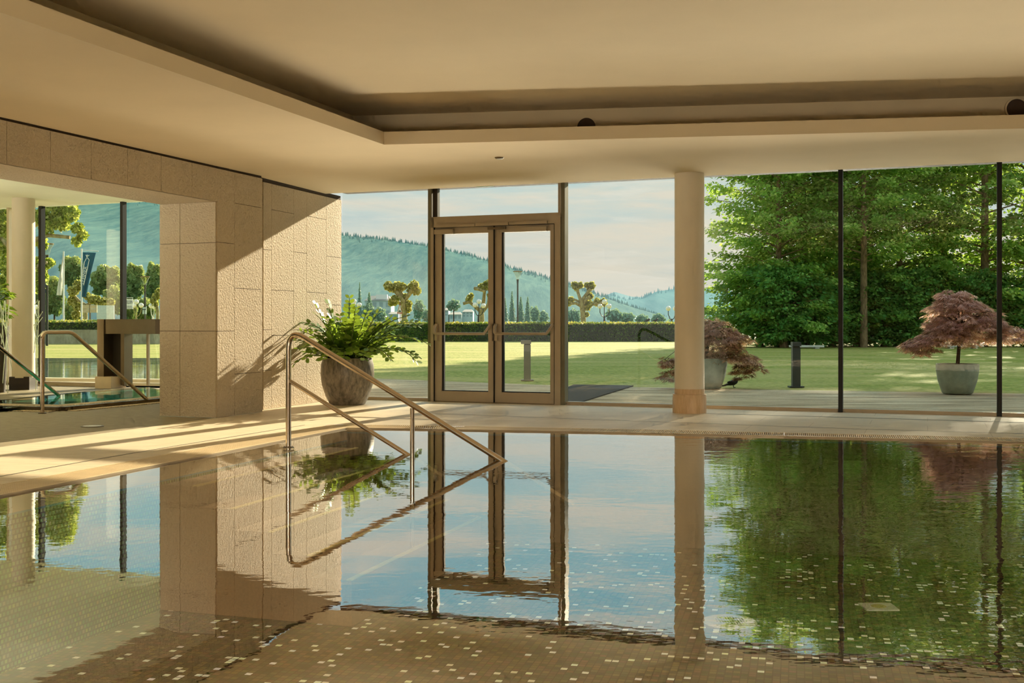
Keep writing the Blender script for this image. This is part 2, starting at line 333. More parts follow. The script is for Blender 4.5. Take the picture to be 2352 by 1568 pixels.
# slot drains in the floor
def strip(name, pl, w, label, mat='slot'):
    b = MB()
    for a, c in zip(pl[:-1], pl[1:]):
        n = Vector((-(c-a).y,(c-a).x,0)).normalized()*w/2; b.quad(a-n+Vector((0,0,.002)), c-n+Vector((0,0,.002)), c+n+Vector((0,0,.002)), a+n+Vector((0,0,.002)))
    return tag(b.build(name, M[mat]), label, 'floor drain', kind='structure')
strip('trim_4', [G(-400,1165), G(0,1094), G(238,1052), G(400,1024.6), G(700,976)], .014, 'thin dark slot drain in the floor left of the pool')
strip('trim_5', [G(1000,949.5), G(1301,961), G(1907,983), G(2352,996.4), G(2700,1006)], .016, 'thin dark slot drain between glass front and pool')
strip('trim_6', [G(1620,949.5), G(1929,958), G(2352,970.5), G(2700,981)], .03, 'narrow heating slot along the foot of the glass front')

# pool basin and water
PD_ = -1.15
bs = MB(); bs.quad(*[v+Vector((0,0,PD_)) for v in [PL0]+ring[1:]+[PB_R]][::-1])
cp = MB(); bl2 = MB(); sd_ = MB(); so_ = MB()
segs = list(zip(ring[:-1], ring[1:]))+[(ring[-1],PB_R),(PB_R,PL0)]
for i, (a, b) in enumerate(segs):
    k = .13 if i == 0 else .045
    cp.quad(a+Vector((0,0,-.03)), b+Vector((0,0,-.03)), b+Vector((0,0,-k)), a+Vector((0,0,-k)))
    cp.quad(a+Vector((0,0,0)), b+Vector((0,0,0)), b+Vector((0,0,-.04)), a+Vector((0,0,-.04)))
    bl2.quad(a+Vector((0,0,-k)), b+Vector((0,0,-k)), b+Vector((0,0,-k-.014)), a+Vector((0,0,-k-.014)))
    (sd_ if i == 0 else so_).quad(a+Vector((0,0,-k-.014)), b+Vector((0,0,-k-.014)), b+Vector((0,0,PD_)), a+Vector((0,0,PD_)))
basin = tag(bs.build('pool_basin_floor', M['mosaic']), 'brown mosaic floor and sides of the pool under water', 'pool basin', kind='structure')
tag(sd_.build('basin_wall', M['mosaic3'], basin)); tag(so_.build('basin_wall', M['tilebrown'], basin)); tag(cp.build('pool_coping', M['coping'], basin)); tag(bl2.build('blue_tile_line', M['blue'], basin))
# underwater steps by the handrail
st = MB(); ns = MB(); sdir = Vector((ldir.y,-ldir.x,0)); s0 = PL[-1]-ldir*3.35
for k in range(5):
    d0, d1 = .02+.33*k, .02+.33*(k+1); z = -.16-.16*k; a = s0; L = 2.9
    c = a+ldir*L/2+sdir*(d0+d1)/2; st.obox(c+Vector((0,0,(z-1.14)/2)), ldir*L/2, sdir*(d1-d0)/2, (0,0,(z+1.14)/2))
    ns.obox(a+ldir*L/2+sdir*(d1-.02)+Vector((0,0,z+.003)), ldir*L/2, sdir*.022, (0,0,.004))
stp = tag(st.build('pool_steps_floor', M['mosaic2'], basin)); tag(ns.build('step_nosing', M['yellow'], stp))
wq = MB(); wp = [PL0]+ring[1:]+[PB_R]; wq.quad(*[v+Vector((0,0,WZ)) for v in wp][::-1])
tag(wq.build('pool_water', M['water']), 'still pool water mirroring the windows', 'water', kind='structure')
# fittings on the pool floor
def underwater(px, py, z=PD_): return G(px, py, z)
c = underwater(1676,1428); dr = thing('pool_drain_cover', c, 'round white perforated drain cover on the pool floor, right of the column reflection', 'drain cover')
b = MB(); b.lathe([(.0,.012),(.1,.014),(.17,.012),(.2,.008),(.205,0)], c, 40); b.build('cover_plate', M['white'], dr, True)
b = MB()
for i in range(-6,7):
    for j in range(-6,7):
        if i*i+j*j < 34: b.box(c.x+i*.02-.006, c.x+i*.02+.006, c.y+j*.02-.006, c.y+j*.02+.006, c.z+.0135, c.z+.0155)
b.build('grille_holes', M['post_lit'], dr)
for px, py, lab in ((2018,1395,'square pale inlet cover on the pool floor below the maple reflection'),(787,1262,'square pale inlet cover on the pool floor left of the door reflection')):
    c = underwater(px,py); t = thing('pool_inlet_cover', c, lab, 'inlet cover', 'inlet covers on the pool floor')
    b = MB(); b.box(c.x-.13,c.x+.13,c.y-.11,c.y+.11,c.z,c.z+.012); b.build('cover_plate', M['white'], t)
    b = MB(); b.lathe([(0,.016),(.05,.016),(.06,.012)], c, 24); b.build('nozzle', M['yellow'], t)

# ------------------------------------------------------------------ ceiling
cw = lambda p, z: Vector((p[0],p[1],z))
K = G(882,332,3.0); KL = K-(K-G(0,28,3.0)).normalized()*21; KR = K+(G(2352,295,3.0)-K).normalized()*19
KL.z = KR.z = 3.0
soff = MB(); wl0 = cw(wallback,2.95)
PK = gnrm*.5; R2k = R2-(R2-R1).normalized()*.5
soff.quad(cw(R2k,ZC), cw(GR-PK,ZC), KR, K); soff.quad(wl0, cw(P1,2.965), cw(R2k,ZC), K, KL)
soff.quad(cw(R2k,ZC), cw(GR-PK,ZC), cw(GR-PK,ZC+.03), cw(R2k,ZC+.03))
soff.quad(cw((GR.x,-8.5),3.0), KR, cw(GR-PK,ZC)); soff.quad(wl0, KL, cw((GR.x,-8.5),3.0), cw((wallback.x,-8.5),3.0))
ui = (K-KL).normalized(); ur = (KR-K).normalized(); nl = Vector((-ui.y,ui.x,0)); nr = Vector((-ur.y,ur.x,0))
LZ = 3.135
for a, b in ((KL,K),(K,KR)): soff.quad(a, b, cw(b,LZ), cw(a,LZ))
back = .62; K2 = K+(nl+nr)*back/(1+nl.dot(nr)); KL2 = KL+nl*back; KR2 = KR+nr*back
soff.quad(cw(KL,LZ), cw(K,LZ), cw(K2,LZ), cw(KL2,LZ)); soff.quad(cw(K,LZ), cw(KR,LZ), cw(KR2,LZ), cw(K2,LZ))
TZ = 3.43
for a, b in ((KL2,K2),(K2,KR2)): soff.quad(cw(a,LZ), cw(b,LZ), cw(b,TZ), cw(a,TZ))
soff.quad(cw(KL2,TZ), cw(K2,TZ), cw(KR2,TZ), cw(KR2+Vector((0,-22,0)),TZ))
soff.quad(cw(KR,3.0), cw(KR2,TZ), cw(KR2+Vector((0,-22,0)),TZ), cw((GR.x,-8.5),3.0))
tag(soff.build('ceiling', M['plaster']), 'tan plaster ceiling with a raised recessed field', 'ceiling', kind='structure')
rf = MB(); rf.prism([(wallback.x-3,-9),(GR.x+3,-9),(GR+gnrm*.3),(GA+gnrm*.3-gdir*.2),(-8,14)], 3.55, 3.6)
tag(rf.build('roof_slab', M['plaster']), 'flat roof slab above the ceiling', 'roof', kind='structure')

# ceiling details
def downlight(px, py, z, label, r=.05):
    c = G(px,py,z); t = thing('recessed_downlight', c, label, 'downlight', 'recessed ceiling downlights')
    b = MB(); b.lathe([(r,.0),(r,-.006),(r*.8,-.008),(r*.78,.0)], c, 28); b.build('trim_ring', M['white'], t, True)
    b = MB(); b.lathe([(r*.78,-.003),(.001,-.003)], c, 28); b.build('lens', M['satin'], t)
downlight(1290,350,3.01,'small bright round downlight in the soffit above the door, right of the hatch', .055)
downlight(1028,402,3.02,'small round downlight in the soffit close to the left door post', .05)
c = G(1147,358,3.01); t = thing('smoke_detector', c, 'small grey round detector in the soffit beside the ceiling hatch', 'smoke detector')
b = MB(); b.lathe([(.05,.0),(.055,-.02),(.04,-.035),(.001,-.036)], c, 24); b.build('housing', M['satin'], t, True)
b = MB(); b.lathe([(.065,.002),(.065,-.006),(.05,-.006)], c, 24); b.build('mounting_ring', M['vent'], t)
b = MB(); q = [G(1126,352,3.012),G(1155,362.5,3.014),G(1239,358,3.014),G(1212,348,3.012)]
for a, e in zip(q, q[1:]+q[:1]): b.tube([a+Vector((0,0,-.002)), e+Vector((0,0,-.002))], .003, 6)
tag(b.build('ceiling_hatch', M['vent']), 'flush square hatch outline in the soffit above the door', 'hatch')
for px, py, lab in ((1347,292,'round dark air vent in the ceiling recess above the door'),(2335,250,'round dark air vent in the ceiling recess at the right edge')):
    e = hit(px, K2, KR2); n = -nr; c = Vector((e.x,e.y,H-(py-CY)/F*e.y)); up = Vector((0,0,1)); t = thing('air_vent', c, lab, 'air vent', 'round vents in the ceiling recess')
    for nm, r0, r1, dd, mt in (('vent_rim',.10,.118,.016,'plaster'),('vent_mesh',.0,.10,.006,'vent')):
        b = MB(); seg = 32; vs = []
        for r, dz in ((r1,0),(r1,dd),(r0,dd)):
            for k in range(seg): vs.append(c+n*dz+(ur*math.cos(2*PI*k/seg)+up*math.sin(2*PI*k/seg))*r)
        fs = [(i*seg+k,i*seg+(k+1)%seg,(i+1)*seg+(k+1)%seg,(i+1)*seg+k) for i in range(2) for k in range(seg)]
        b.add(vs, fs); b.build(nm, M[mt], t)

# ------------------------------------------------------------------ left wall: limestone cladding
WT = 2.94; LB = 2.545
wl = MB(); jn = MB()
def panel(b, P, Q, z0, z1, proud=.012, gap=.006):     # one slab, proud of the dark backing, to the right of P->Q
    u = (Q-P).normalized(); b.wallbox(P+u*gap/2, Q-u*gap/2, z0+gap/2, z1-gap/2, -proud, .02)
lint0 = P1-wdir*22
jn.wallbox(lint0, P1, LB+.01, 2.99, .004, .5); jn.wallbox(P1, P2, 0, 3.0, .004, .3); jn.wallbox(R1, R2, 0, 3.0, .004, .3)
jdir = (P1-J).normalized(); jn.wallbox(J, P1, 0, 3.0, .004, .25)
xs = [-1500,-900,-560,-330,-190,-90,13,114,207,291,368,439,500.5]
for a, b_ in zip(xs[:-1], xs[1:]): panel(wl, hit(a,lint0,P1), hit(b_,lint0,P1), LB, WT)
def zat(px, py, P, Q): return hit(px,P,Q,py).z
def columns(P, Q, spec):
    for x0, x1, ys in spec:
        a = P if x0 is None else hit(x0,P,Q); c_ = Q if x1 is None else hit(x1,P,Q); xm = (x0 or 497)/2+(x1 or 603)/2
        if x0 is None: xm = x1-10
        if x1 is None: xm = x0+10
        zs = [0]+sorted(zat(xm,y,P,Q) for y in ys)+[WT]
        for z0, z1 in zip(zs[:-1], zs[1:]): panel(wl, a, c_, z0, z1)
columns(P1, P2, [(None,537,[559,760]),(537,None,[468,662,858])])
columns(R1, R2, [(None,622,[573,757,850]),(622,673,[486,667,770]),(673,703,[580,757]),(703,748,[500,672,800]),(748,None,[589,700,820])])
for x0, x1 in ((None,415),(415,None)):
    a = J if x0 is None else hit(x0,J,P1); c_ = P1 if x1 is None else hit(x1,J,P1)
    zs = [0]+sorted(zat(430,y,J,P1) for y in (559,760))+[WT if False else LB]
    for z0, z1 in zip(zs[:-1], zs[1:]): panel(wl, a, c_, z0, z1)
# pilaster step and underside of the lintel
wl.wallbox(P2-wdir*.02, R1-wdir*.02+Vector((0,0,0)), 0, WT, -.005, .1)
jw = P1-J; wl.quad(cw(lint0,LB-.001), cw(P1,LB-.001), cw(J,LB-.001), cw(lint0-jw,LB-.001))
wl.quad(cw(lint0-jw,LB-.001), cw(J,LB-.001), cw(J,3.3), cw(lint0-jw,3.3))
wall = tag(wl.build('wall_left', M['stone']), 'rough cream limestone wall with a wide opening to the side room', 'wall', kind='structure')
tag(jn.build('panel_joint_backing', M['joint'], wall))
b = MB(); b.wallbox(lint0-Vector((0,0,0)), P1-wdir*12, 0, LB, .0, .0)
# solid part far behind the camera, and the other walls
wb = MB(); wb.wallbox(cw(wallback,0), lint0-wdir*0+wdir*2, 0, 3.0, .0, .3); 
wb.wallbox(Vector((wallback.x-.5,-8.5,0)), Vector((GR.x,-8.5,0)), 0, 3.5, -.3, 0)
tag(wb.build('wall_back', M['plaster']), 'plain plaster wall behind the viewer', 'wall', kind='structure')
wr = MB(); wr.wallbox(Vector((GR.x,-8.5,0)), GR, 0, 3.5, -.3, 0); tag(wr.build('wall_right', M['plaster']), 'plain plaster wall right of the pool', 'wall', kind='structure')

# ------------------------------------------------------------------ glass front
GT = 3.1
def pane(name, P, Q, z0, z1, mat, parent, off=0.):
    b = MB(); n = Vector((-(Q-P).y,(Q-P).x,0)).normalized()*off
    b.quad(cw(P,z0)+n, cw(Q,z0)+n, cw(Q,z1)+n, cw(P,z1)+n); return b.build(name, M[mat], parent)
def bar(b, px0, px1, z0, z1, t0=-.06, t1=.06, P=GA, Q=GB): b.wallbox(hit(px0,P,Q), hit(px1,P,Q), z0, z1, t0, t1)
def window(i, a, b_, label, posts, mat='frame_dk', z0=.0, sill='frame'):
    w = thing('window_%d'%i, hit(a if a else 780,GA,GB), label, 'window', kind='structure')
    A = R2+gdir*.03 if a is None else onglass(a); B = GR if b_ is None else onglass(b_)
    pane('glass_pane', A, B, z0+.03, GT, 'glass', w)
    s = MB(); s.wallbox(A, B, 0, .045, -.05, .05); s.build('sill_rail', M[sill], w)
    for x0, x1 in posts: s = MB(); bar(s, x0, x1, 0, GT, -.07, .02); s.build('mullion', M[mat], w)
    return w
window(1, None, 989, 'tall fixed pane between the stone wall and the glass door', [])
w2 = window(3, 1302, 1926.5, 'wide fixed pane to the right of the door, behind the column', [(1926.5,1936.5)], 'black')
window(4, 1936.5, 2289.5, 'wide fixed pane between the two black posts', [(2289.5,2301)], 'black')
window(5, 2301, None, 'fixed pane right of the right black post', [(2700,2712)], 'black')
hd = MB(); hd.wallbox(R2, GR, 3.05, 3.5, -.02, .2); tag(hd.build('trim_7', M['vent']), 'dark lintel band above the glass front', 'lintel', kind='structure')
# door with its surround and transom
dT = H-(500-CY)/F*onglass(1000).y                                 # top of the frame
d1 = thing('door_1', onglass(1140), 'double glass door in champagne metal frame with push bars', 'door', kind='structure')
s = MB(); bar(s, 989, 996.5, 0, GT, -.09, .06); bar(s, 1293, 1302, 0, GT, -.09, .06); s.build('side_post', M['grey_frame'], d1)
s = MB(); bar(s, 996.5, 1003.5, 0, dT+.0, -.11, .05); bar(s, 1279, 1293, 0, dT, -.11, .05)
lz = dT-.15; bar(s, 996.5, 1293, lz, dT, -.11, .05); s.build('door_frame', M['frame'], d1)
s = MB(); bar(s, 997.5, 1008, dT, GT, -.05, .03); s.build('transom_post', M['frame_dk'], d1)
s = MB(); bar(s, 1285, 1291, dT, GT, -.06, .03); s.build('transom_post', M['frame'], d1)
s = MB(); bar(s, 997, 1292, .0, .012, -.08, .08); s.build('threshold', M['satin'], d1)
w = thing('window_2', onglass(1150,460), 'fixed transom pane above the double door', 'window', kind='structure')
pane('glass_pane', onglass(1003), onglass(1288), dT, GT, 'glass', w)
def leaf(x0, x1, g0, g1, bx0, bx1, seed):
    L = bpy.data.objects.new('door_leaf', None); COL.objects.link(L); L.location = onglass((x0+x1)/2); put(L, d1)
    top = lz-.004; gt = lz-.095; gb = .155
    s = MB(); bar(s, x0, g0, .012, top, -.085, -.02); bar(s, g1, x1, .012, top, -.085, -.02); bar(s, g0, g1, .012, gb, -.085, -.02); bar(s, g0, g1, gt, top, -.085, -.02)
    s.build('leaf_frame', M['frame'], L)
    s = MB(); bar(s, g0, g0+3.6, gb, gt, -.06, -.018); bar(s, g0, g1, gb, gb+.012, -.06, -.018); s.build('gasket', M['black'], L)
    pane('glass_pane', onglass(g0), onglass(g1), gb, gt, 'glass', L, -.04)
    # push bar: plates, arms and tube
    zb = H-(766-CY)/F*onglass((x0+x1)/2).y
    s = MB(); out = -gnrm
    A, B = onglass(bx0), onglass(bx1); A.z = B.z = zb
    s.tube([A+out*.17+gdir*.02, B+out*.17-gdir*.07], .02, 14)
    for Pt, sg in ((A,1),(B,-1)):
        pl = Pt+out*.10
        s.obox(pl+Vector((0,0,.02)), gdir*.022, out*.012, (0,0,.12))
        s.tube([pl+Vector((0,0,.13)), pl+out*.05+Vector((0,0,.10))+gdir*(0 if sg>0 else -.005), pl+out*.075+Vector((0,0,.03))+gdir*(.0 if sg>0 else -.05), pl+out*.07+gdir*(.02 if sg>0 else -.075)], [.018,.022,.02,.021], 10)
    s.build('push_bar', M['frame'], L, True)
leaf(1004.5, 1140.2, 1020, 1126.5, 1008.5, 1133.5, 0); leaf(1141.8, 1278.5, 1157, 1268.5, 1145.5, 1276, 1)
b = MB()
for x0, x1 in ((1003.4,1004.8),(1140.1,1141.9),(1278.2,1279.3)): bar(b, x0, x1, .012, lz, -.114, -.03)
bar(b, 1003.5, 1279, lz-.006, lz+.002, -.114, -.03); b.build('dark_gap_strip', M['black'], d1)  # black strips put the shade of the leaf gaps into colour
b = MB(); bar(b, 1010, 1100, lz-.005, lz+.035, -.15, -.11); bar(b, 1101, 1176, lz-.003, lz+.037, -.15, -.11); bar(b, 1178, 1264, lz-.0, lz+.04, -.15, -.11); b.build('closer_rail', M['frame'], d1)
b = MB(); bar(b, 1007, 1050, lz-.10, lz-.035, -.15, -.085); b.build('door_closer', M['frame'], d1); b = MB(); bar(b, 1216, 1263, lz-.10, lz-.035, -.15, -.085); b.build('door_closer', M['frame'], d1)
b = MB(); bar(b, 1127, 1168, lz-.055, lz-.02, -.12, -.085); b.build('latch_box', M['satin'], d1)
# exit sign tucked behind the soffit edge, seen only in the water
c = onglass(1117); c.z = 3.09; t = thing('exit_sign', c-gnrm*.05, 'small green and white exit sign mounted high above the glass door, mirrored in the water', 'exit sign')

# column at the front
cc = XY(1583.5, 14.27); t = thing('column', cc, 'round cream column on a marble base in front of the window', 'column', kind='structure')
b = MB(); b.lathe([(.184,.30),(.184,3.05)], cc, 64); b.build('shaft', M['column'], t, True)
b = MB(); b.lathe([(.186,.235),(.208,.232),(.208,.2),(.212,.19),(.212,.0)], cc, 20); b.lathe([(.186,.232),(.186,.3)], cc, 64); b.build('plinth', M['base'], t, True)

# ------------------------------------------------------------------ handrail into the pool
def rail_points(path, r=.12, n=8):           # rounded corners
    P = [Vector(p) for p in path]; out = [P[0]]
    for i in range(1, len(P)-1):
        a, b, c = P[i-1], P[i], P[i+1]; k = min(r, (a-b).length*.45, (c-b).length*.45)
        p, q = b+(a-b).normalized()*k, b+(c-b).normalized()*k
        for j in range(n+1): s_ = j/n; out.append(p*(1-s_)**2+b*2*s_*(1-s_)+q*s_**2)
    return out+[P[-1]]
A = G(662.5,1028); E = G(1143,1054); E2 = G(930,1040); Sx = G(947,1042)
hr = thing('pool_handrail', A, 'polished steel handrail with two sloping bars leading into the pool', 'handrail')
apex = A+Vector((0,0,1.07)); dirE = (E-Vector((A.x,A.y,1.03))); endE = E+dirE.normalized()*.75
b = MB(); b.tube(rail_points([A+Vector((0,0,-.02)), apex, endE], .2, 14), .0245, 18); b.build('top_rail', M['steel'], hr, True)
m0 = D(663,873,A.y); dm = (E2-m0); b = MB(); b.tube([m0, E2+dm.normalized()*.55], .019, 16); b.build('middle_rail', M['steel'], hr, True)
zt = H-(937-CY)/F*Sx.y; b = MB(); b.tube([cw(Sx,zt), cw(Sx,-1.0)], .02, 16); b.build('support_post', M['steel'], hr, True)
b = MB(); b.lathe([(.05,.0),(.05,.006),(.026,.012)], A, 24)
for k in range(3): b.lathe([(.007,.006),(.007,.012),(.001,.014)], A+Vector((.04*math.cos(k*2.1+2.8),.04*math.sin(k*2.1+2.8),0)), 8)
b.build('floor_flange', M['satin'], hr, True)

# ------------------------------------------------------------------ potted zz plant by the door
pc = XY(798,15.72); zp = thing('potted_plant', pc, 'big arching green plant in a mottled grey pot beside the stone wall', 'potted plant')
b = MB(); b.lathe([(.001,0),(.23,0),(.245,.012),(.30,.12),(.35,.28),(.368,.42),(.36,.55),(.335,.64),(.318,.645),(.32,.6),(.33,.55),(.2,.53)], pc, 64); b.build('pot', M['zzpot'], zp, True)
b = MB(); b.lathe([(.31,.58),(.2,.6),(.001,.605)], pc, 32); b.build('soil', M['soil'], zp, True)
def zz_stem(az, lean, length, curl, r0):
    base = pc+Vector((math.cos(az)*r0, math.sin(az)*r0, .58)); n = 16; P = [base]; th = lean; st_ = length/n
    for i in range(n):
        th += curl/n*(.4+1.2*i/n); P.append(P[-1]+Vector((math.cos(az)*math.sin(th), math.sin(az)*math.sin(th), math.cos(th)))*st_)
    b = MB(); b.tube(P, [.013-.009*i/n for i in range(n+1)], 7); so = b.build('stem', M['stem'], zp, True)
    V = []; k0 = 3; side = Vector((-math.sin(az),math.cos(az),0)); tw = random.uniform(-.5,.5)
    nl_ = max(7, int(length*.8/.06))
    for i in range(nl_):
        f = k0+(n-k0-.01)*i/(nl_-1); j = int(f); p = lerp(P[j],P[min(j+1,n)],f-j); t_ = (P[min(j+1,n)]-P[max(j-1,0)]).normalized()
        sd = (side-t_*side.dot(t_)).normalized(); up = t_.cross(sd); sd = (sd*math.cos(tw)+up*math.sin(tw)).normalized()
        for sg in (-1,1):
            L = .125*(1.15-.45*i/nl_)*random.uniform(.8,1.2)
            d = (sd*sg+t_*random.uniform(.45,.8)+up*random.uniform(-.25,.35)).normalized(); w = d.cross(up*random.uniform(.6,1)+sd*sg*random.uniform(-.5,.1)).normalized()
            nn = d.cross(w); q = p
            V.append([q, q+d*L*.3+w*L*.27-nn*L*.03, q+d*L*.68+w*L*.27-nn*L*.03, q+d*L, q+d*L*.68-w*L*.27+nn*L*.0, q+d*L*.3-w*L*.27])
    V = np.array([[tuple(x) for x in f] for f in V]); base_t = .35+.4*random.random()
    quads('leaflets', V, np.clip(base_t+RNG.uniform(-.35,.35,len(V)),0,1), M['zz'], so)
# stems towards photographed directions (azimuth 0 = to the right)
for az, lean, ln, cu in [(3.3,.3,.95,.2),(2.9,.15,.9,.1),(1.6,.1,.98,.1),(.9,.22,.8,.3),(.5,.3,.82,.35),(.2,.45,.85,.5),(3.5,.55,.75,.8),(3.7,.8,.8,.8),(3.4,.8,.68,1.1),(3.7,1.05,.75,1.3),(-.1,.6,1.15,1.1),(.1,.75,1.2,1.4),(-.3,.7,1.15,1.4),(.3,.5,1.15,1.2),(-.2,.9,1.05,1.6),(-.15,.45,1.1,1.0),(.05,1.0,1.0,1.2),(-.7,.8,.85,1.6),(-1.1,.75,.7,1.7),(-1.5,.8,.7,1.7),(-1.9,.75,.7,1.7),(-2.3,.8,.72,1.6),(-.5,.7,.75,1.9),(-.9,.5,.65,1.9),(-1.3,.5,.6,1.8),(-1.7,.55,.6,1.8),(-2.1,.5,.62,1.7),(-2.5,.6,.65,1.7),(-.05,.35,.8,.7),(.0,.5,.7,.9),(1.2,.3,.7,.4),(2.0,.25,.75,.3)]:
    zz_stem(az, lean, ln*.92, cu, .12)
for i in range(30):
    az = random.uniform(0,2*PI); zz_stem(az, random.uniform(.1,.8), random.uniform(.5,.8), random.uniform(.3,1.4), random.uniform(.03,.2))

# ------------------------------------------------------------------ side room on the left
S1, S2 = XY(50,20.9), XY(330,19.8); sdir2 = (S2-S1).normalized(); SR = XY(395,19.7); SL = S1-sdir2*14; ZS = 3.24
fl2 = MB(); fl2.add([lint0, P1, J, SR, SL, Vector((SL.x,lint0.y,0))], [(5,4,3,2,1,0)])
for v in range(len(fl2.v)): fl2.v[v] = (fl2.v[v][0],fl2.v[v][1],-.001)
tag(fl2.build('floor_left', M['dark']), 'grey stone floor of the side room', 'floor', kind='structure')
cl2 = MB(); cl2.add([cw(lint0-jw,ZS), cw(J,ZS), cw(SR,ZS), cw(SL,ZS), Vector((SL.x-2,lint0.y,ZS))], [(0,1,2,3,4)])
tag(cl2.build('ceiling_left', M['plaster_side']), 'pale greenish ceiling of the side room', 'ceiling', kind='structure')
ws = MB(); ws.wallbox(J+Vector((.03,.0,0)), SR+Vector((0.02,0,0)), 0, ZS, -.12, 0); tag(ws.build('wall_right.001', M['stone']), 'limestone wall at the right end of the side room', 'wall', kind='structure')
ws = MB(); ws.wallbox(Vector((SL.x,lint0.y,0)), SL, 0, ZS, 0, .3); tag(ws.build('wall_left.001', M['plaster_side']), 'pale far wall of the side room', 'wall', kind='structure')
def swin(i, a, b_, label, z0, mull=None):
    w = thing('window_%d'%i, hit(max(a,-200),S1,S2), label, 'window', kind='structure'); A_, B_ = hit(a,S1,S2), hit(b_,S1,S2)
    pane('glass_pane', A_, B_, z0, ZS, 'glass_side', w)
    if z0 < .3: s = MB(); s.wallbox(A_, B_, 0, .07, -.06, .06); s.build('sill_rail', M['frame'], w)
    if mull: s = MB(); s.wallbox(hit(mull[0],S1,S2), hit(mull[1],S1,S2), z0, ZS, -.08, .02); s.build('mullion', M[mull[2]], w)
swin(6, -900, 25, 'side room pane at the left edge of the picture', .03, (23,28,'column')); swin(7, 28, 96, 'narrow side room pane behind the left column', .03, (96,102,'black'))
swin(8, 102, 284, 'wide side room pane with hedge and flags behind', .03, (283,289,'black')); 
GTZ = H-(733-CY)/F*hit(320,S1,S2).y
swin(9, 289, 393, 'side room pane above the steel gate', GTZ, None)
# left column
cc = XY(54,19.4); t = thing('column', cc, 'round cream column on a black tiled base in the side room', 'column', kind='structure')
b = MB(); b.lathe([(.185,.2),(.185,ZS)], cc, 48); b.build('shaft', M['column'], t, True)
b = MB(); b.prism([(cc.x-.17,cc.y-.17),(cc.x+.17,cc.y-.17),(cc.x+.17,cc.y+.17),(cc.x-.17,cc.y+.17)], 0, .22); b.build('plinth', M['darktile'], t)
# whirlpool
q0, q1, q2 = G(141,943), G(366,922), G(-330,933)
q3 = G(251,893,.05); q4 = G(0,918,.05); farL = q4+(q4-q3).normalized()*4
RIM = .05
wpz = [q0, q1+(q1-q0)*.25, XY(345,19.3), q3, farL, q2]
b = MB(); poly = [q0, q1+(q1-q0)*.25, cw(XY(345,19.3),0), cw(q3,0), cw(farL,0), q2]
wh = thing('whirlpool', q0, 'small teal tiled whirlpool with a low metal rim in the side room', 'whirlpool', kind='structure')
b.add([cw(p,.012) for p in poly], [tuple(range(6))]); b.build('basin_floor', M['teal'], wh)
b = MB(); b.add([cw(p,RIM-.005) for p in poly], [tuple(range(6))]); b.build('whirlpool_water', M['water_small'], wh)
b = MB()
for a, e in ((q2,q0),(q0,poly[1]),(cw(q3,0),cw(farL,0))):
    b.wallbox(a, e, 0, RIM, -.06, .03)
b.build('rim', M['satin'], wh)
b = MB()
for a, e in ((q2,q0),(q0,poly[1])):
    L = (e-a).length; u = (e-a)/L; n = Vector((u.y,-u.x,0))
    for k in range(int(L/.05)): b.obox(a+u*(k+.5)*.05+n*.16+Vector((0,0,.004)), u*.014, n*.07, (0,0,.005))
    n2 = -n
    for k in range(int(L/.05)): b.obox(a+u*(k+.5)*.05+n2*.18+Vector((0,0,RIM)), u*.014, n2*.12, (0,0,.004))
b.build('overflow_grate', M['grate'], wh)
b = MB()
for a, e in ((q2,q0),(q0,poly[1])):
    u = (e-a).normalized(); n = Vector((u.y,-u.x,0)); b.quad(a+n*.07+Vector((0,0,.001)), e+n*.07+Vector((0,0,.001)), e+n*.24+Vector((0,0,.001)), a+n*.24+Vector((0,0,.001)))
b.build('gutter', M['slot'], wh)
# whirlpool handrails
hA = G(97,949); hE = G(337,917,RIM); fl_ = lerp(hA, cw(hE,0), .26)
def wrail(off, label):
    o_ = Vector((off[0],off[1],0)); t = thing('whirlpool_handrail', hA+o_, label, 'handrail', 'steel handrails of the whirlpool')
    e = hE-Vector((fl_.x,fl_.y,1.0)); b = MB()
    b.tube(rail_points([hA+o_, hA+o_+Vector((0,0,1.0)), cw(fl_,1.0)+o_, hE+o_+e.normalized()*.0], .08, 8), .026, 16); b.build('rail', M['steel'], t, True)
    b = MB(); b.lathe([(.05,.0),(.05,.008),(.028,.012)], hA+o_, 20); b.build('floor_flange', M['satin'], t, True)
wrail((0,0), 'bent steel handrail descending into the whirlpool, standing fully in view')
hB = G(136,908.5,RIM)-hE; wrail(hB, 'steel handrail of the whirlpool cut off by the left picture edge')
# steel frame of the swim channel
gd = thing('swim_gate', hit(300,S1,S2), 'dark steel portal of the swim channel beside the limestone wall', 'gate')
gy = sdir2; gn = Vector((-gy.y,gy.x,0)); a0, a1, a2 = hit(253.5,S1,S2), hit(268.5,S1,S2), hit(300,S1,S2); far_ = hit(384,S1,S2)
hz0 = H-(766-CY)/F*a1.y; zt_ = H-(733-CY)/F*a1.y
b = MB(); b.wallbox(a0, a1, .05, zt_, -.32, .05); b.build('jamb', M['satin'], gd); b = MB(); b.wallbox(a1+gn*-.0, hit(292,S1,S2), .05, hz0, -.1, .05); b.build('inner_jamb', M['frame_dk'], gd)
b = MB(); b.wallbox(hit(292,S1,S2), a2, .05, hz0, -.16, .05); b.build('jamb', M['satin'], gd)
b = MB(); b.wallbox(a1, far_, hz0, zt_-.0, -.3, .05); b.build('header', M['satin'], gd)
b = MB(); b.wallbox(hit(252.5,S1,S2), hit(289,S1,S2), .0, .2, -.36, .0); b.build('foot_block', M['coping'], gd)
b = MB(); b.wallbox(hit(338,S1,S2), hit(342.5,S1,S2), .05, hz0, -.02, .02); b.build('door_stile', M['frame'], gd)
pane('glass_pane', hit(300,S1,S2), hit(393,S1,S2), .05, hz0, 'glass_side', gd)
c = G(284,880); 
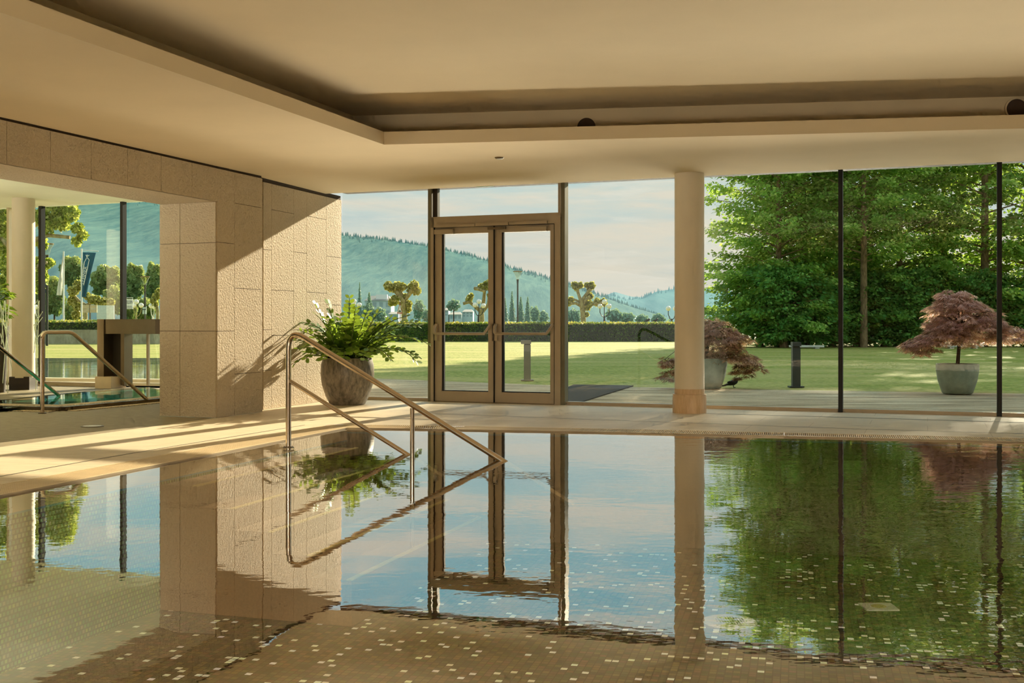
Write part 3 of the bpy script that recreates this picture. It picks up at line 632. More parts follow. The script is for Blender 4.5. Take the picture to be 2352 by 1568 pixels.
# planter at the far left edge with foliage and decorative reeds
pcx = XY(-3,18.5); t = thing('tall_planter', pcx, 'tall dark planter with broad green leaves at the left picture edge', 'potted plant')
ph = H-(748-CY)/F*18.5; b = MB(); b.lathe([(.001,.0),(.1,.0),(.16,ph*.98),(.16,ph),(.145,ph),(.14,ph-.05),(.001,ph-.05)], pcx, 32); b.build('planter', M['planter'], t, True)
b = MB(); b.tube([cw(pcx,ph-.06), cw(pcx,ph+.5)], .02, 8); b.build('stem', M['darkbark'], t)
V = []
for i in range(60):
    az = random.uniform(0,2*PI); z = random.uniform(ph+.1,ph+.62); L = random.uniform(.18,.34); d = Vector((math.cos(az),math.sin(az),random.uniform(-.1,.8))).normalized(); w = d.cross(Vector((0,0,1))).normalized(); p = cw(pcx,z)
    V.append([p, p+d*L*.35+w*L*.13, p+d*L*.75+w*L*.11-Vector((0,0,.03)), p+d*L-Vector((0,0,.1)), p+d*L*.75-w*L*.11-Vector((0,0,.03)), p+d*L*.35-w*L*.13])
quads('foliage', np.array([[tuple(x) for x in f] for f in V]), RNG.uniform(0,1,len(V)), M['trop'], t)
def reeds(label, lines, d, base):
    t = thing('decorative_reeds', base, label, 'reeds'); b = MB()
    for x0, y0, x1, y1 in lines: b.tube([D(x0,y0,d), D(x1,y1,d-.12)], .006, 6)
    o = b.build('reed_rods', M['reed'], t); return t
reeds('pale crossing reed rods beside the planter at the left edge', [(0,690,10,805),(10,690,3,790),(2,700,28,850),(22,690,12,800),(0,730,26,775),(0,765,12,805),(20,700,6,880),(12,690,18,902.5)], 18.2, XY(5,18.2))
reeds('pale crossing reed rods just right of the left column', [(88,690,78,810),(80,700,87,688),(98,715,78,748),(98,728,80,752),(99,760,82,780),(78,745,86,800),(80,720,84,880),(90,690,82,896.5)], 18.9, XY(85,18.9))
c = G(45,463,ZS); t = thing('recessed_downlight', c, 'small round downlight in the greenish ceiling of the side room', 'downlight', 'recessed ceiling downlights')
b = MB(); b.lathe([(.06,0),(.06,-.008),(.045,-.01),(.04,0)], c, 24); b.build('trim_ring', M['satin'], t, True); b = MB(); b.lathe([(.045,-.004),(.001,-.004)], c, 24); b.build('lens', M['vent'], t)
c = G(212,979); t = thing('floor_disc', c, 'small white round disc in the dark sill of the side room', 'floor light')
b = MB(); b.lathe([(.12,.0),(.12,.006),(.1,.009)], c, 28); b.build('rim', M['satin'], t, True); b = MB(); b.lathe([(.1,.007),(.001,.008)], c, 28); b.build('lens', M['globe'], t)  # plain white disc with a satin rim on the floor
q = [G(442,1024),G(473,1026.5),G(520,1017),G(492,1014.5)]; b = MB(); b.prism(q, .0, .003)
tag(b.build('floor_hatch', M['coping']), 'flush square service hatch in the floor by the pool edge', 'hatch')

# ------------------------------------------------------------------ outdoors: ground
dk = MB(); e_ = [G(430,866),G(870,868),G(1300,884),G(1800,893.5),G(2352,902),G(2900,912)]
dpoly = [R2+gnrm*.05+Vector((-.2,.1,0)), GA+gnrm*.04, GR+gnrm*.04+gdir*4]+e_[::-1]
dk.add([cw(p,-.012) for p in dpoly], [tuple(range(len(dpoly)))])
tag(dk.build('deck_floor', M['deck']), 'weathered grey wooden terrace in front of the glass', 'terrace', kind='structure')
ln = MB(); ln.quad(Vector((-70,17.6,-.03)), Vector((70,17.6,-.03)), Vector((70,84,-.03)), Vector((-70,84,-.03)))
# keep the lawn out of the building: a strip beyond the deck only
ln = MB(); lp = [G(-900,866), *e_, Vector((60,16.0,0)), Vector((75,86,0)), Vector((-75,110,0)), Vector((-75,23.8,0))]
ln.add([cw(p,-.02) for p in lp], [tuple(range(len(lp)))])
tag(ln.build('lawn', M['lawn']), 'mown lawn, sunlit on the left and shaded on the right', 'lawn', kind='structure')
gd2 = MB(); gd2.quad(Vector((-3000,100,-.25)), Vector((3000,82,-.25)), Vector((3000,3500,-.25)), Vector((-3000,3500,-.25)))
gd2.quad(Vector((-75,17,-.26)), Vector((75,14,-.26)), Vector((75,112,-.26)), Vector((-75,112,-.26)))
tag(gd2.build('ground', M['far_core']), 'ground and lake shore beyond the hedges', 'ground', kind='structure')
ow = MB(); op = [G(-300,822),G(386,822),G(392,868),G(392,872)+Vector((0,.0,0)),XY(392,21.2),XY(-60,22.2),XY(-300,23)]
ow.add([cw(p,.0) for p in [op[0],op[1],op[4],op[5],op[6]]], [(4,3,2,1,0)]); tag(ow.build('outdoor_pool_water', M['water_out']), 'pale rippled outdoor pool behind the side room glass', 'water', kind='structure')
ob = MB(); ob.add([cw(p,-.012) for p in [op[0],op[1],op[4],op[5],op[6]]], [(4,3,2,1,0)]); tag(ob.build('outdoor_pool_floor', M['slab']), 'pale floor of the outdoor pool', 'pool basin', kind='structure')
oc = MB(); oc.wallbox(op[5], op[4], 0, .09, -.25, .0); oc.wallbox(XY(-60,21.5), XY(392,20.5), 0, .05, -.12, .0); tag(oc.build('trim_8', M['coping']), 'pale coping of the outdoor pool', 'coping', kind='structure')
# doormat
q = [onglass(1300)+gnrm*.12, onglass(1300)+gnrm*.12+(G(1300,931)-onglass(1300))*0, G(1452,886,0), G(1310,884.5,0)]
mt = [G(1240,917), G(1322,926.5), G(1455,885.5), G(1318,883)]; b = MB(); b.prism(mt, -.012, .006)
t = tag(b.build('doormat', M['mat']), 'large black rubber doormat on the terrace outside the door', 'doormat')

# bollard lamps
def bollard(px, py, lab, mat, d, cap=-.0):
    c = XY(px,d); hgt = .79; t = thing('bollard_light', c, lab, 'bollard light', 'bollard lights at the edge of the terrace')
    for nm, bx in (('base_plate',(-.125,.125,-.1,.1,-.012,.012)),('post',(-.068,.068,-.06,.06,.012,hgt-.09)),('lamp_head',(-.075+cap,.075,-.09,.07,hgt-.075,hgt))):
        b = MB(); b.box(c.x+bx[0],c.x+bx[1],c.y+bx[2],c.y+bx[3],bx[4],bx[5]); b.build(nm, M[mat], t)
    b = MB(); b.box(c.x-.06,c.x+.06,c.y-.052,c.y+.052,hgt-.092,hgt-.074); b.build('light_slot', M['black'], t)
bollard(1211,872,'grey square bollard light seen through the right door leaf','post_lit',22.6,-.05)
bollard(1828,888,'dark square bollard light on the terrace edge right of the column','post',20.2)

# potted maples
def blade_leaves(name, pts, outw, mat, parent, size, tint):
    n = len(pts); V = np.empty((n*4,3,3)); T = np.empty(n*4)
    for i in range(n):
        p = np.array(pts[i]); o = np.array(outw[i]); o = o/(np.linalg.norm(o)+1e-9); sd = np.cross(o,[0,0,1.]); sd /= np.linalg.norm(sd)+1e-9
        s = size*random.uniform(.7,1.3); t0 = min(1,max(0,tint[i]+random.uniform(-.25,.25)))
        for k, an in enumerate((-.7,-.2,.25,.75)):
            d = o*math.cos(an)+sd*math.sin(an); d[2] -= random.uniform(.2,.8); d /= np.linalg.norm(d); w = np.cross(d,[0,0,1.])+RNG.normal(size=3)*.3; w /= np.linalg.norm(w)+1e-9
            V[i*4+k] = [p-w*s*.07, p+d*s, p+w*s*.07+d*s*.3]; T[i*4+k] = t0
    return quads(name, V, T, mat, parent)
def maple(px, d, lab, potr, poth, potmat, prof, trunk_top, cx_off, wide, leafm, n, seed, sparse=0.):
    random.seed(seed); c = XY(px,d); t = thing('potted_maple', c, lab, 'potted tree')
    b = MB(); b.lathe([(.001,0),(potr*.66,0),(potr*.72,.015),(potr*.92,poth*.45),(potr,poth*.8),(potr*1.0,poth),(potr*.94,poth),(potr*.92,poth*.9),(.001,poth*.88)], c, 48); b.build('pot', M[potmat], t, True)
    b = MB(); tp = [c+Vector((.0,0,poth*.85)), c+Vector((.02,0,poth+.2)), c+Vector((.03,.0,lerp(poth,trunk_top,.7))), c+Vector((.05,0,trunk_top))]; b.tube(tp, [.032,.028,.024,.015], 10)
    tiers = prof; P = []; O = []; T = []
    for k in range(int(n/26)):
        z, r, zx = random.choices(tiers, [max(.15,q[1]) for q in tiers])[0]; az = random.uniform(0,2*PI); rr = r*math.sqrt(random.uniform(.05,1))
        cz = z+random.uniform(-.05,.05)-.16*(rr/max(r,.01))**2*wide; q = Vector((c.x+zx+math.cos(az)*rr, c.y+math.sin(az)*rr, cz))
        if k % 9 == 0:
            m_ = lerp(tp[3], q, .5)+Vector((0,0,.05)); b.tube([lerp(tp[2],tp[3],random.random()), m_, q], [.012,.008,.004], 6)
        cs = random.uniform(.06,.13); tt = random.uniform(.2,.8)
        for j in range(26):
            a2 = random.uniform(0,2*PI); r2 = cs*math.sqrt(random.random()); dz = -.55*r2+random.uniform(-.02,.02)
            P.append((q.x+math.cos(a2)*r2, q.y+math.sin(a2)*r2, q.z+dz)); O.append((math.cos(a2)+math.cos(az)*.6, math.sin(a2)+math.sin(az)*.6, 0)); T.append(tt+ .25*(z-tiers[0][0])/(tiers[-1][0]-tiers[0][0])-.1)
    b.build('trunk', M['darkbark'], t, True); blade_leaves('foliage', P, O, M[leafm], t, .085, T); return t
maple(2199,18.2,'red-leaved maple with umbrella crown in a grey bowl pot between and beside the black posts', .325,.475,'maplepot',
      [(.86,.16,-.62),(.92,.3,-.5),(1.0,.5,-.3),(1.02,.55,.2),(1.08,.66,.05),(1.18,.66,.1),(1.28,.62,.15),(1.05,.3,.85),(1.4,.54,.1),(1.5,.46,.0),(1.58,.36,.0),(1.66,.26,-.05)], 1.1, 0, 1., 'maple', 12500, 3)
maple(1622,19.7,'drooping dull red maple in a teal pot half hidden by the column', .36,.52,'tealpot',
      [(.35,.18,-.62),(.42,.2,.62),(.5,.25,.75),(.62,.5,.35),(.7,.55,.3),(.85,.52,.2),(.98,.55,.25),(1.05,.5,.15),(.55,.2,-.6),(1.16,.35,.2),(1.22,.25,.1)], 1.0, 0, 1., 'maple2', 7500, 4)

# blackbird
def bird(loc, s, lab, face=1):
    t = thing('bird', loc, lab, 'bird'); c = Vector(loc); f = face
    b = MB(); prof = [(-.135,.035,.006),(-.09,.045,.016),(-.05,.06,.032),(0,.075,.045),(.035,.095,.042),(.055,.118,.03),(.075,.132,.026),(.092,.128,.016),(.1,.124,.006)]
    b.tube([c+Vector((x*f,0,z))*s for x,z,r in prof], [r*s for x,z,r in prof], 14)
    b.tube([c+Vector((-.07*f,0,.055))*s, c+Vector((-.14*f,0,.03))*s, c+Vector((-.2*f,0,.02))*s], [.018*s,.014*s,.01*s], 8); body = b.build('body', M['bird'], t, True)
    b = MB(); b.tube([c+Vector((.098*f,0,.125))*s, c+Vector((.125*f,0,.12))*s], [.006*s,.001*s], 8); b.build('beak', M['beak'], t)
    for sy in (-.015,.015): b = MB(); b.tube([c+Vector((.0,sy,.045))*s, c+Vector((.008*f,sy,.0))*s, c+Vector((.035*f,sy,.002))*s], .004*s, 6); b.build('leg', M['bird'], t)
    for sy in (-1,1):
        b = MB(); b.ball(c+Vector((-.02*f,sy*.038,.075))*s, .06*s, 12, 8, (1.1,.2,.45)); b.build('wing', M['bird'], t, True)
g = G(1684,888); bird((g.x,g.y,-.012), 1.15, 'black bird standing on the terrace beside the teal maple pot')
hy = 75.5; hz = H-(740-CY)/F*hy; 
for px, lab in ((1488,'tiny dark bird perched on the hedge, nearer the door'),(1506,'tiny dark bird perched on the hedge, nearer the column')):
    bird((XY(px,hy+.4).x, hy+.4, hz+.02), 1.6, lab)
# stone slab benches under the trees
for x0, x1, py, lab in ((1815,1890,797,'low pale stone slab bench on the lawn behind the dark bollard'),(2165,2255,796,'low pale stone slab bench on the lawn behind the red maple')):
    d = 53.; a, e = XY(x0,d), XY(x1,d); z = H-(py-CY)/F*d; t = thing('stone_bench', lerp(a,e,.5), lab, 'bench', 'stone benches on the lawn')
    b = MB(); b.box(a.x,e.x,d-.25,d+.25,z-.0,z+.09); b.build('seat_slab', M['slab'], t)
    for f in (.2,.8): x = lerp(a.x,e.x,f); b = MB(); b.box(x-.1,x+.1,d-.2,d+.2,-.02,z+.01); b.build('leg', M['slab'], t)

# ------------------------------------------------------------------ hedges
def hedge(name, a, e, w, h, z0, lab, dens=190, mat='hedge', size=.16):
    u = (e-a); L = u.length; u /= L; n = Vector((-u.y,u.x,0)); t = thing(name, (a+e)/2, lab, 'hedge')
    b = MB(); nx = int(L/.3)
    rows = [(0,-w/2),(h*.5,-w/2),(h*.94,-w*.47),(h*.97,0),(h*.94,w*.47),(0,w/2)]; vs = []
    for i in range(nx+1):
        for z, y in rows: p = a+u*(L*i/nx)+n*(y+random.uniform(-.04,.04)); vs.append((p.x,p.y,z0+z+random.uniform(-.03,.02)))
    k = len(rows); b.add(vs, [(i*k+j,(i+1)*k+j,(i+1)*k+j+1,i*k+j+1) for i in range(nx) for j in range(k-1)]+[tuple(range(k)), tuple(range(nx*k,nx*k+k))[::-1]]); b.build('shade_core', M['hedge_core'], t)  # solid core, the shade between leaves put into its dark colour
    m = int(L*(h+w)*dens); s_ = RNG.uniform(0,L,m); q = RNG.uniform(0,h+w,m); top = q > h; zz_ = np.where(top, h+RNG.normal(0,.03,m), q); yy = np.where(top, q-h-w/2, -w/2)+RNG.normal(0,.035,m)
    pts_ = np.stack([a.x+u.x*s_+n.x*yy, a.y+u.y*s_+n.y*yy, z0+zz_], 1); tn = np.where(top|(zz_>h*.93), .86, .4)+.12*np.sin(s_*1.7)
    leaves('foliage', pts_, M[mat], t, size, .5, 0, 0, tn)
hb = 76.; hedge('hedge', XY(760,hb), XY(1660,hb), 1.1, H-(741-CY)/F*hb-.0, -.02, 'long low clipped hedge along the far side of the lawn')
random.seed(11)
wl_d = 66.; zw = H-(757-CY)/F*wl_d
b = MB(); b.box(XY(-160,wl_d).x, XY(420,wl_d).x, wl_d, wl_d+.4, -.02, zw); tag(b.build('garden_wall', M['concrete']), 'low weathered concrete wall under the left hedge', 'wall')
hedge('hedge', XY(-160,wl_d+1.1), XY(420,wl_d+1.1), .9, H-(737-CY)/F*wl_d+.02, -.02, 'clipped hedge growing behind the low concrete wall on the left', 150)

# ------------------------------------------------------------------ pollarded plane trees
def blob_pts(clusters, n, d, depth=.8):
    out = []; tot = sum(r*r for _,_,r in clusters)
    for x, y, r in clusters:
        m = int(n*r*r/tot); c = D(x,y,d); R = r/F*d; c.y += random.uniform(-1,1)*R*depth
        v = RNG.normal(size=(m,3)); v /= np.linalg.norm(v,axis=1)[:,None]; v *= (R*RNG.uniform(.35,1.08,m)**.6)[:,None]; out.append(v+np.array(tuple(c)))
    return np.concatenate(out)
def pollard(lab, d, segs_, clusters, n=2200, size=.2, mat='plane', bark='plane_bark', name='plane_tree', group=None, fl='foliage'):
    x0, y0 = segs_[0][0][:2]; base = XY(x0,d); t = thing(name, base, lab, 'tree', group)
    b = MB()
    for i, sg in enumerate(segs_):
        pp = [D(x,y,d)+Vector((0,(0 if i == 0 else random.uniform(-.25,.25)),0)) for x,y,_ in sg]; rr = [r/F*d for _,_,r in sg]
        if i == 0: pp[0] = cw(base,-.02)
        b.tube(pp, rr, 10)
    b.build('trunk', M[bark], t, True); leaves(fl, blob_pts(clusters, n, d), M[mat], t, size, .75, 0, .2); return t
pollard('pollarded plane tree with knobbly crown behind the hedge, left of the door', 82,
   [[(930,744,8),(928,715,6.5),(927,690,6)],[(927,692,5.5),(912,672,5),(897,655,6)],[(926,690,5),(918,665,4.5),(913,655,5)],[(928,690,5),(940,676,5),(950,660,6)],[(928,700,4),(915,695,4),(906,690,5)]],
   [(893,657,10),(900,662,10),(912,656,10),(925,658,9),(944,662,11),(952,655,11),(957,668,10),(906,690,11),(900,695,8),(935,708,10),(938,698,8),(930,680,6)], 2800)
pollard('pollarded plane tree with dark branch tip seen through the left door leaf', 82,
   [[(1107,744,7.5),(1106,722,6),(1104,712,5.5)],[(1104,714,5),(1090,702,4),(1078,693,4),(1064,697,3.5)],[(1106,715,4.5),(1111,690,4),(1113,668,4.5),(1100,664,4),(1091,662,4.5)],[(1108,716,4),(1121,700,4),(1126,680,4.5)]],
   [(1078,686,8),(1082,680,6),(1103,660,7),(1112,658,10),(1122,652,10),(1129,664,9),(1127,680,8)], 1900)
pollard('pollarded plane tree with spread bare branches right of the door', 82,
   [[(1342,744,7),(1339,718,6),(1336,700,5.5),(1334,688,5)],[(1334,690,4.2),(1329,675,3.5),(1326,664,4)],[(1336,690,4.2),(1347,675,3.5),(1356,663,4)],[(1336,703,4),(1322,696,3.5),(1308,697,3.5)],[(1340,705,4),(1356,699,3.5),(1375,697,4),(1388,694,4)],[(1338,702,3.6),(1346,688,3.5),(1355,680,3.5)],[(1334,694,3),(1320,688,2.5),(1310,685,3)]],
   [(1319,653,7),(1324,658,9),(1333,655,7),(1348,655,6),(1359,655,8),(1354,662,6),(1310,690,9),(1306,696,7),(1355,680,8),(1352,698,9),(1347,706,8),(1372,694,9),(1386,694,9),(1348,722,5)], 2400)
pollard('pollarded plane tree with a long horizontal branch behind the left hedge', 78,
   [[(196,744,6),(196,715,5),(197,700,4.5)],[(197,702,4),(215,690,4),(235,694,4),(256,694,4)],[(197,702,3.5),(180,692,3.5),(165,672,3)]],
   [(212,686,10),(224,690,11),(238,692,9),(250,694,9),(258,693,7),(170,668,12),(180,655,12),(165,690,11),(178,705,10),(172,722,10),(200,680,8)], 2600)
pollard('small plane tree partly hidden by the limestone wall corner behind the side room', 80, [[(362,744,4),(362,715,4),(358,690,3)]], [(354,690,7),(358,680,8),(364,670,8),(357,698,6)], 900)
# big plane tree at the left edge
pollard('large leafy plane tree reaching over the side room windows on the left', 34,
   [[(62,760,16),(60,640,13),(66,560,11),(75,480,9)],[(66,560,7),(110,540,5),(160,545,4)],[(70,520,7),(120,490,5),(175,480,4)],[(62,600,7),(20,560,5),(-20,520,4)],[(62,640,5),(95,610,4),(115,603,3)]],
   [(120,484,22),(150,478,22),(170,492,18),(140,510,20),(182,525,14),(188,540,12),(175,555,11),(112,520,18),(95,500,20),(95,560,14),(90,610,22),(112,603,11),(95,640,16),(90,665,12),(8,500,30),(4,560,30),(15,610,20),(20,640,16),(0,650,20),(55,440,40),(130,440,35),(0,430,40),(-40,520,40)], 9500, .13, 'bigplane')

# ------------------------------------------------------------------ street furniture beyond the hedges
def tall_lamp(px, py, d, lab, hidden=None):
    c = XY(px,d); top = H-(py-CY)/F*d; r = .34; t = thing('street_lamp', c, lab, 'street lamp', 'tall cone-headed street lamps')
    b = MB(); b.tube([cw(c,-.02), cw(c,top-.95), cw(c,top-.62)], [.065,.06,.09], 12); b.build('pole', M['lampdk'], t, True)
    b = MB(); b.lathe([(.1,top-.66),(r*.62,top-.3),(r,top-.06)], c, 24); b.build('glass_cone', M['lampglass'], t, True)
    b = MB(); b.lathe([(r*1.02,top-.06),(r*1.02,top-.02),(r*.4,top),(.001,top)], c, 24); b.build('lid', M['bark'], t, True)
    return t
tall_lamp(1189,622,84,'tall street lamp with cone glass head seen through the right door leaf')
tall_lamp(333,634,84,'tall street lamp with cone glass head above the steel gate')
tall_lamp(108,558,60,'tall street lamp beside the left black window post')
def globe_lamp(px, py, d, arms, lab, mat='lampdk', r=5.6):
    c = XY(px,d); t = thing('globe_lamp', c, lab, 'street lamp', 'globe street lamps beyond the hedges'); base = H-(py+26-CY)/F*d; R = r/F*d
    b = MB(); b.tube([cw(c,-.02), cw(c,base-.3), cw(c,base+.1)], [.09,.075,.05], 10); b.build('post', M[mat], t, True)
    for dx, dy in arms:
        g_ = D(px+dx,py+dy,d); b = MB(); b.tube([cw(c,base), Vector((lerp(c.x,g_.x,.6),c.y,base+.12)), Vector((g_.x,c.y,lerp(base,g_.z-R,.6))), Vector((g_.x,c.y,g_.z-R))], .028, 8); b.build('arm', M[mat], t, True)
        b = MB(); b.ball((g_.x,c.y,g_.z), R, 18, 12); b.build('globe', M['globe'], t, True)
G2 = [(-11,0),(11,0)]
globe_lamp(1388,703,80,[(-10,0),(0,-10),(11,0)],'globe street lamp half covered by the spreading plane tree')
globe_lamp(1543,709,80,[(-8,-1),(8,-1)],'globe street lamp close to the left side of the column')
globe_lamp(1696,703,80,[(-10,0),(0,-1),(10,0)],'globe street lamp among the tree branches right of the column','white')
globe_lamp(1099,700,80,[(-8,0),(1,-8),(11,2)],'globe street lamp behind the plane tree in the left door leaf')
globe_lamp(816,698,80,[(-4,-1),(9,2),(-3,-6)],'globe street lamp above the potted plant')
globe_lamp(313,702,80,[(-5,-1),(0,-9),(11,-1)],'globe street lamp beside the white banner','plane_bark')
globe_lamp(351,702,80,[(-4,0),(3,2)],'globe street lamp next to the limestone wall corner','white')
globe_lamp(89,706,74,[(-7,-1),(4,-7)],'globe street lamp between left column and black post','white')
# warning triangle
def sgn_plane(c, w, h): return [c+Vector((-w,0,-h)), c+Vector((w,0,-h)), c+Vector((w,0,h)), c+Vector((-w,0,h))]
d = 79.; c = XY(919,d); t = thing('warning_sign', c, 'red bordered triangular warning sign in front of the left plane tree', 'road sign')
b = MB(); b.tube([cw(c,-.02), cw(c,H-(695-CY)/F*d)], .03, 8); b.build('pole', M['satin'], t)
tri = lambda k, dy: [D(918.5,711-14*k*1.1,d)+Vector((0,-dy,0)), D(918.5-6.5*k,711+9*k,d)+Vector((0,-dy,0)), D(918.5+6.5*k,711+9*k,d)+Vector((0,-dy,0))]
b = MB(); b.quad(*tri(1,.05)); bo = b.build('border_plate', M['red'], t); b = MB(); b.quad(*tri(.72,.06)); b.build('inner_field', M['white'], t)
b = MB(); p = D(918.5,715,d)+Vector((0,-.07,0)); b.quad(*sgn_plane(p,.085,.035)); b.quad(*sgn_plane(p+Vector((0,0,.05)),.045,.03)); b.build('symbol', M['ink'], t)
# round blue sign on a tall mast
d = 70.; c = XY(1670.5,d); t = thing('round_sign', c, 'round blue and white sign on a tall mast above the teal-potted maple', 'road sign')
b = MB(); b.tube([cw(c,-.02), cw(c,H-(655-CY)/F*d)], .045, 8); b.build('pole', M['satin'], t)
def disc(b, c, r, a0, a1, dy, n=24): b.quad(*[c+Vector((r*math.cos(lerp(a0,a1,i/n)), -dy, r*math.sin(lerp(a0,a1,i/n)))) for i in range(n+1)])
g = D(1670.5,722,d); b = MB(); disc(b, g, .225, 0, 2*PI, .06); b.build('disc', M['signblue'], t); b = MB(); b.quad(*[g+Vector((x,-.075,z)) for x,z in ((-.21,-.045),(.06,-.045),(.06,-.12),(.2,0),(.06,.12),(.06,.045),(-.21,.045))]); b.build('emblem', M['white'], t)
# text helper
def text(s, loc, size, mat, parent, sx=1., rot=(PI/2,0,0), nm='lettering'):
    cu = bpy.data.curves.new(nm, 'FONT'); cu.body = s; cu.size = size; cu.align_x = 'CENTER'; cu.align_y = 'CENTER'
    o = bpy.data.objects.new(nm+'_tmp', cu); COL.objects.link(o); dg = bpy.context.evaluated_depsgraph_get(); me = bpy.data.meshes.new_from_object(o.evaluated_get(dg)); bpy.data.objects.remove(o); bpy.data.curves.remove(cu)
    from mathutils import Euler
    me.transform(Matrix.Translation(loc) @ Euler(rot).to_matrix().to_4x4() @ Matrix.Diagonal((sx,1,1,1))); return link(nm, me, M[mat], parent)
# white banner
d = 64.; p = D(297,698,d); t = thing('banner_sign', cw(p,0), 'white banner with dark lettering beside the right black side room post', 'banner')
b = MB(); w_, h_ = 9/F*d, 11.5/F*d; b.obox(p, (w_,0,0), (0,.015,0), (0,0,h_)); b.build('board', M['white'], t)
b = MB(); b.tube([D(287,683.5,d), D(305.5,683.5,d)], .015, 6); b.tube([D(288,683,d), cw(D(288,683,d),-.02)], .03, 8); b.tube([D(304.5,683.5,d),D(304.5,687,d)],.01,6); b.build('pole', M['white'], t)
text('VELDEN', D(297,694,d)+Vector((0,-.03,0)), .26, 'ink', t, .42, nm='lettering'); b = MB()
for k in range(4): q = D(297,702.5+1.9*k,d)+Vector((0,-.02,0)); b.quad(*sgn_plane(q,(5.5 if k==0 else 7.5)/F*d,.3/F*d))
b.build('small_print', M['ink'], t)
# pole notice under the lamp
d = 83.; p = D(332,712,d); t = thing('notice_board', cw(p,0), 'small striped notice board on a pole beneath the side room street lamp', 'sign')
b = MB(); b.obox(p, (4.4/F*d,0,0), (0,.02,0), (0,0,9/F*d)); b.build('board', M['house'], t); b = MB()
for y in (704,710.5): b.quad(*sgn_plane(D(331.5,y,d)+Vector((0,-.03,0)),3.8/F*d,1.2/F*d))
b.build('stripe', M['ink'], t); b = MB(); b.tube([cw(p,-.02), p], .03, 8); b.build('pole', M['lampdk'], t)
# tan sign board
d = 70.; p = D(206,708,d); t = thing('sign_board', cw(p,0), 'tan four-panel sign board on a post behind the left hedge', 'sign')
for x in (-8.8,8.8):
    for y in (-4.6,4.6): b = MB(); b.obox(D(206+x,709+y,d), (8/F*d,0,0), (0,.03,0), (0,0,4.2/F*d)); b.build('board', M['tan'], t)
b = MB(); b.tube([cw(p,-.02), D(206,699,d)+Vector((0,.08,0))], .05, 8); b.build('post', M['satin'], t)
d = 72.; b = MB(); b.box(XY(222,d).x, XY(262,d).x, d, d+.06, -.02, H-(701-CY)/F*d); tag(b.build('fence_panel', M['house']), 'pale translucent fence panel right of the tan sign board', 'fence')
# flags
def flag(px, ytop, ybot_pole, d, cloth, mat, lab, arm=None):
    c = XY(px,d); t = thing('flag', cw(c,0), lab, 'flag'); b = MB(); b.tube([cw(c,-.02), D(px,ytop,d)], [.055,.045], 10)
    if arm: b.tube([D(px,arm[1],d), D(arm[0],arm[2],d)], .022, 8)
    b.build('pole', M['white'], t, True); n = 12; vs = []; m_ = 6
    L_, R_ = cloth
    for i in range(n+1):
        f = i/n; a = lerp(Vector(L_[0]), Vector(L_[1]), f); e = lerp(Vector(R_[0]), Vector(R_[1]), f)
        for j in range(m_+1): x, y = lerp(a, e, j/m_); q = D(x,y,d); vs.append(q+Vector((0,.09*math.sin(j*1.6+f*3)-.02,0)))
    b = MB(); b.add(vs, [(i*(m_+1)+j,(i+1)*(m_+1)+j,(i+1)*(m_+1)+j+1,i*(m_+1)+j+1) for i in range(n) for j in range(m_)]); o = b.build('cloth', M[mat], t, True); return t
t = flag(187.5,571,744,68,(((190,579),(188,682)),((221,580),(198,682))),'flagblue','petrol blue banner flag with white vertical lettering on a white pole',(226,574,576.5))
ang = math.atan2(50,-9.5); text('STEINER', D(194.8,633,68)+Vector((0,-.14,0)), .30, 'flagwhite', t, 1.0, (PI/2, -math.atan2(50,9.), 0))
b = MB()
for pl in ([(203,585),(201,590),(207,597),(205,606),(200,630),(194,655)],[(201,593),(196,602),(193,620),(190.5,640)],[(199,586),(203,589),(207,586)]): b.tube([D(x,y,68)+Vector((0,-.15,0)) for x,y in pl], .022, 6)
b.build('emblem', M['flagwhite'], t)
flag(146,577,744,70,(((145,580),(142,678)),((147,580),(130,678))),'flagwhite','plain white banner flag hanging from a white pole',None)
flag(107,612,744,70,(((102,615),(102,674)),((109,615),(108,674))),'flagblue','narrow blue flag behind the left black window post',None)
# ------------------------------------------------------------------ far shore
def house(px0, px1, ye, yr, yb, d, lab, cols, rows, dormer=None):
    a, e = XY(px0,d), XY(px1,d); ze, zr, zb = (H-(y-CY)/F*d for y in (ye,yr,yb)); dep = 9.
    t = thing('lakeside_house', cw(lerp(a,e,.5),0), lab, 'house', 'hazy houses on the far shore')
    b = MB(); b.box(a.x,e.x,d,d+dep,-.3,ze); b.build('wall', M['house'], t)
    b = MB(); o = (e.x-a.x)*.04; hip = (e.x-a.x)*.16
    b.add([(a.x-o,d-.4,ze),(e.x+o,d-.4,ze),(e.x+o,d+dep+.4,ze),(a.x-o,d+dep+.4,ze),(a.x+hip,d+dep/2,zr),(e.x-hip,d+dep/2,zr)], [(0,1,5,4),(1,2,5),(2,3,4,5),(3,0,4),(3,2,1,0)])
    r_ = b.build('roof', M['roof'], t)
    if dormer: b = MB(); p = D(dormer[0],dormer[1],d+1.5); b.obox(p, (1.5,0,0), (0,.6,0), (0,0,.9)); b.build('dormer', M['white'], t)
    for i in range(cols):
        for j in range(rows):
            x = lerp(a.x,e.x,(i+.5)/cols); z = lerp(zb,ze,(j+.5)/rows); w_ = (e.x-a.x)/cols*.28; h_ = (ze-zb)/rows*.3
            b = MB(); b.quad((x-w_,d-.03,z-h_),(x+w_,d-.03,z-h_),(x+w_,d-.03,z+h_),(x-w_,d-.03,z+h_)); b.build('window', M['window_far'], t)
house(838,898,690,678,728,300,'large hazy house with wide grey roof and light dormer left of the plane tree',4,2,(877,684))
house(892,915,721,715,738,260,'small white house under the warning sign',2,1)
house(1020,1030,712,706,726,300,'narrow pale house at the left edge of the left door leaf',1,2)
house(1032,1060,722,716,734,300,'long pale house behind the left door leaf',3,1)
house(1062,1086,716,710,728,305,'white two-storey villa left of the globe lamp in the left door leaf',3,2)
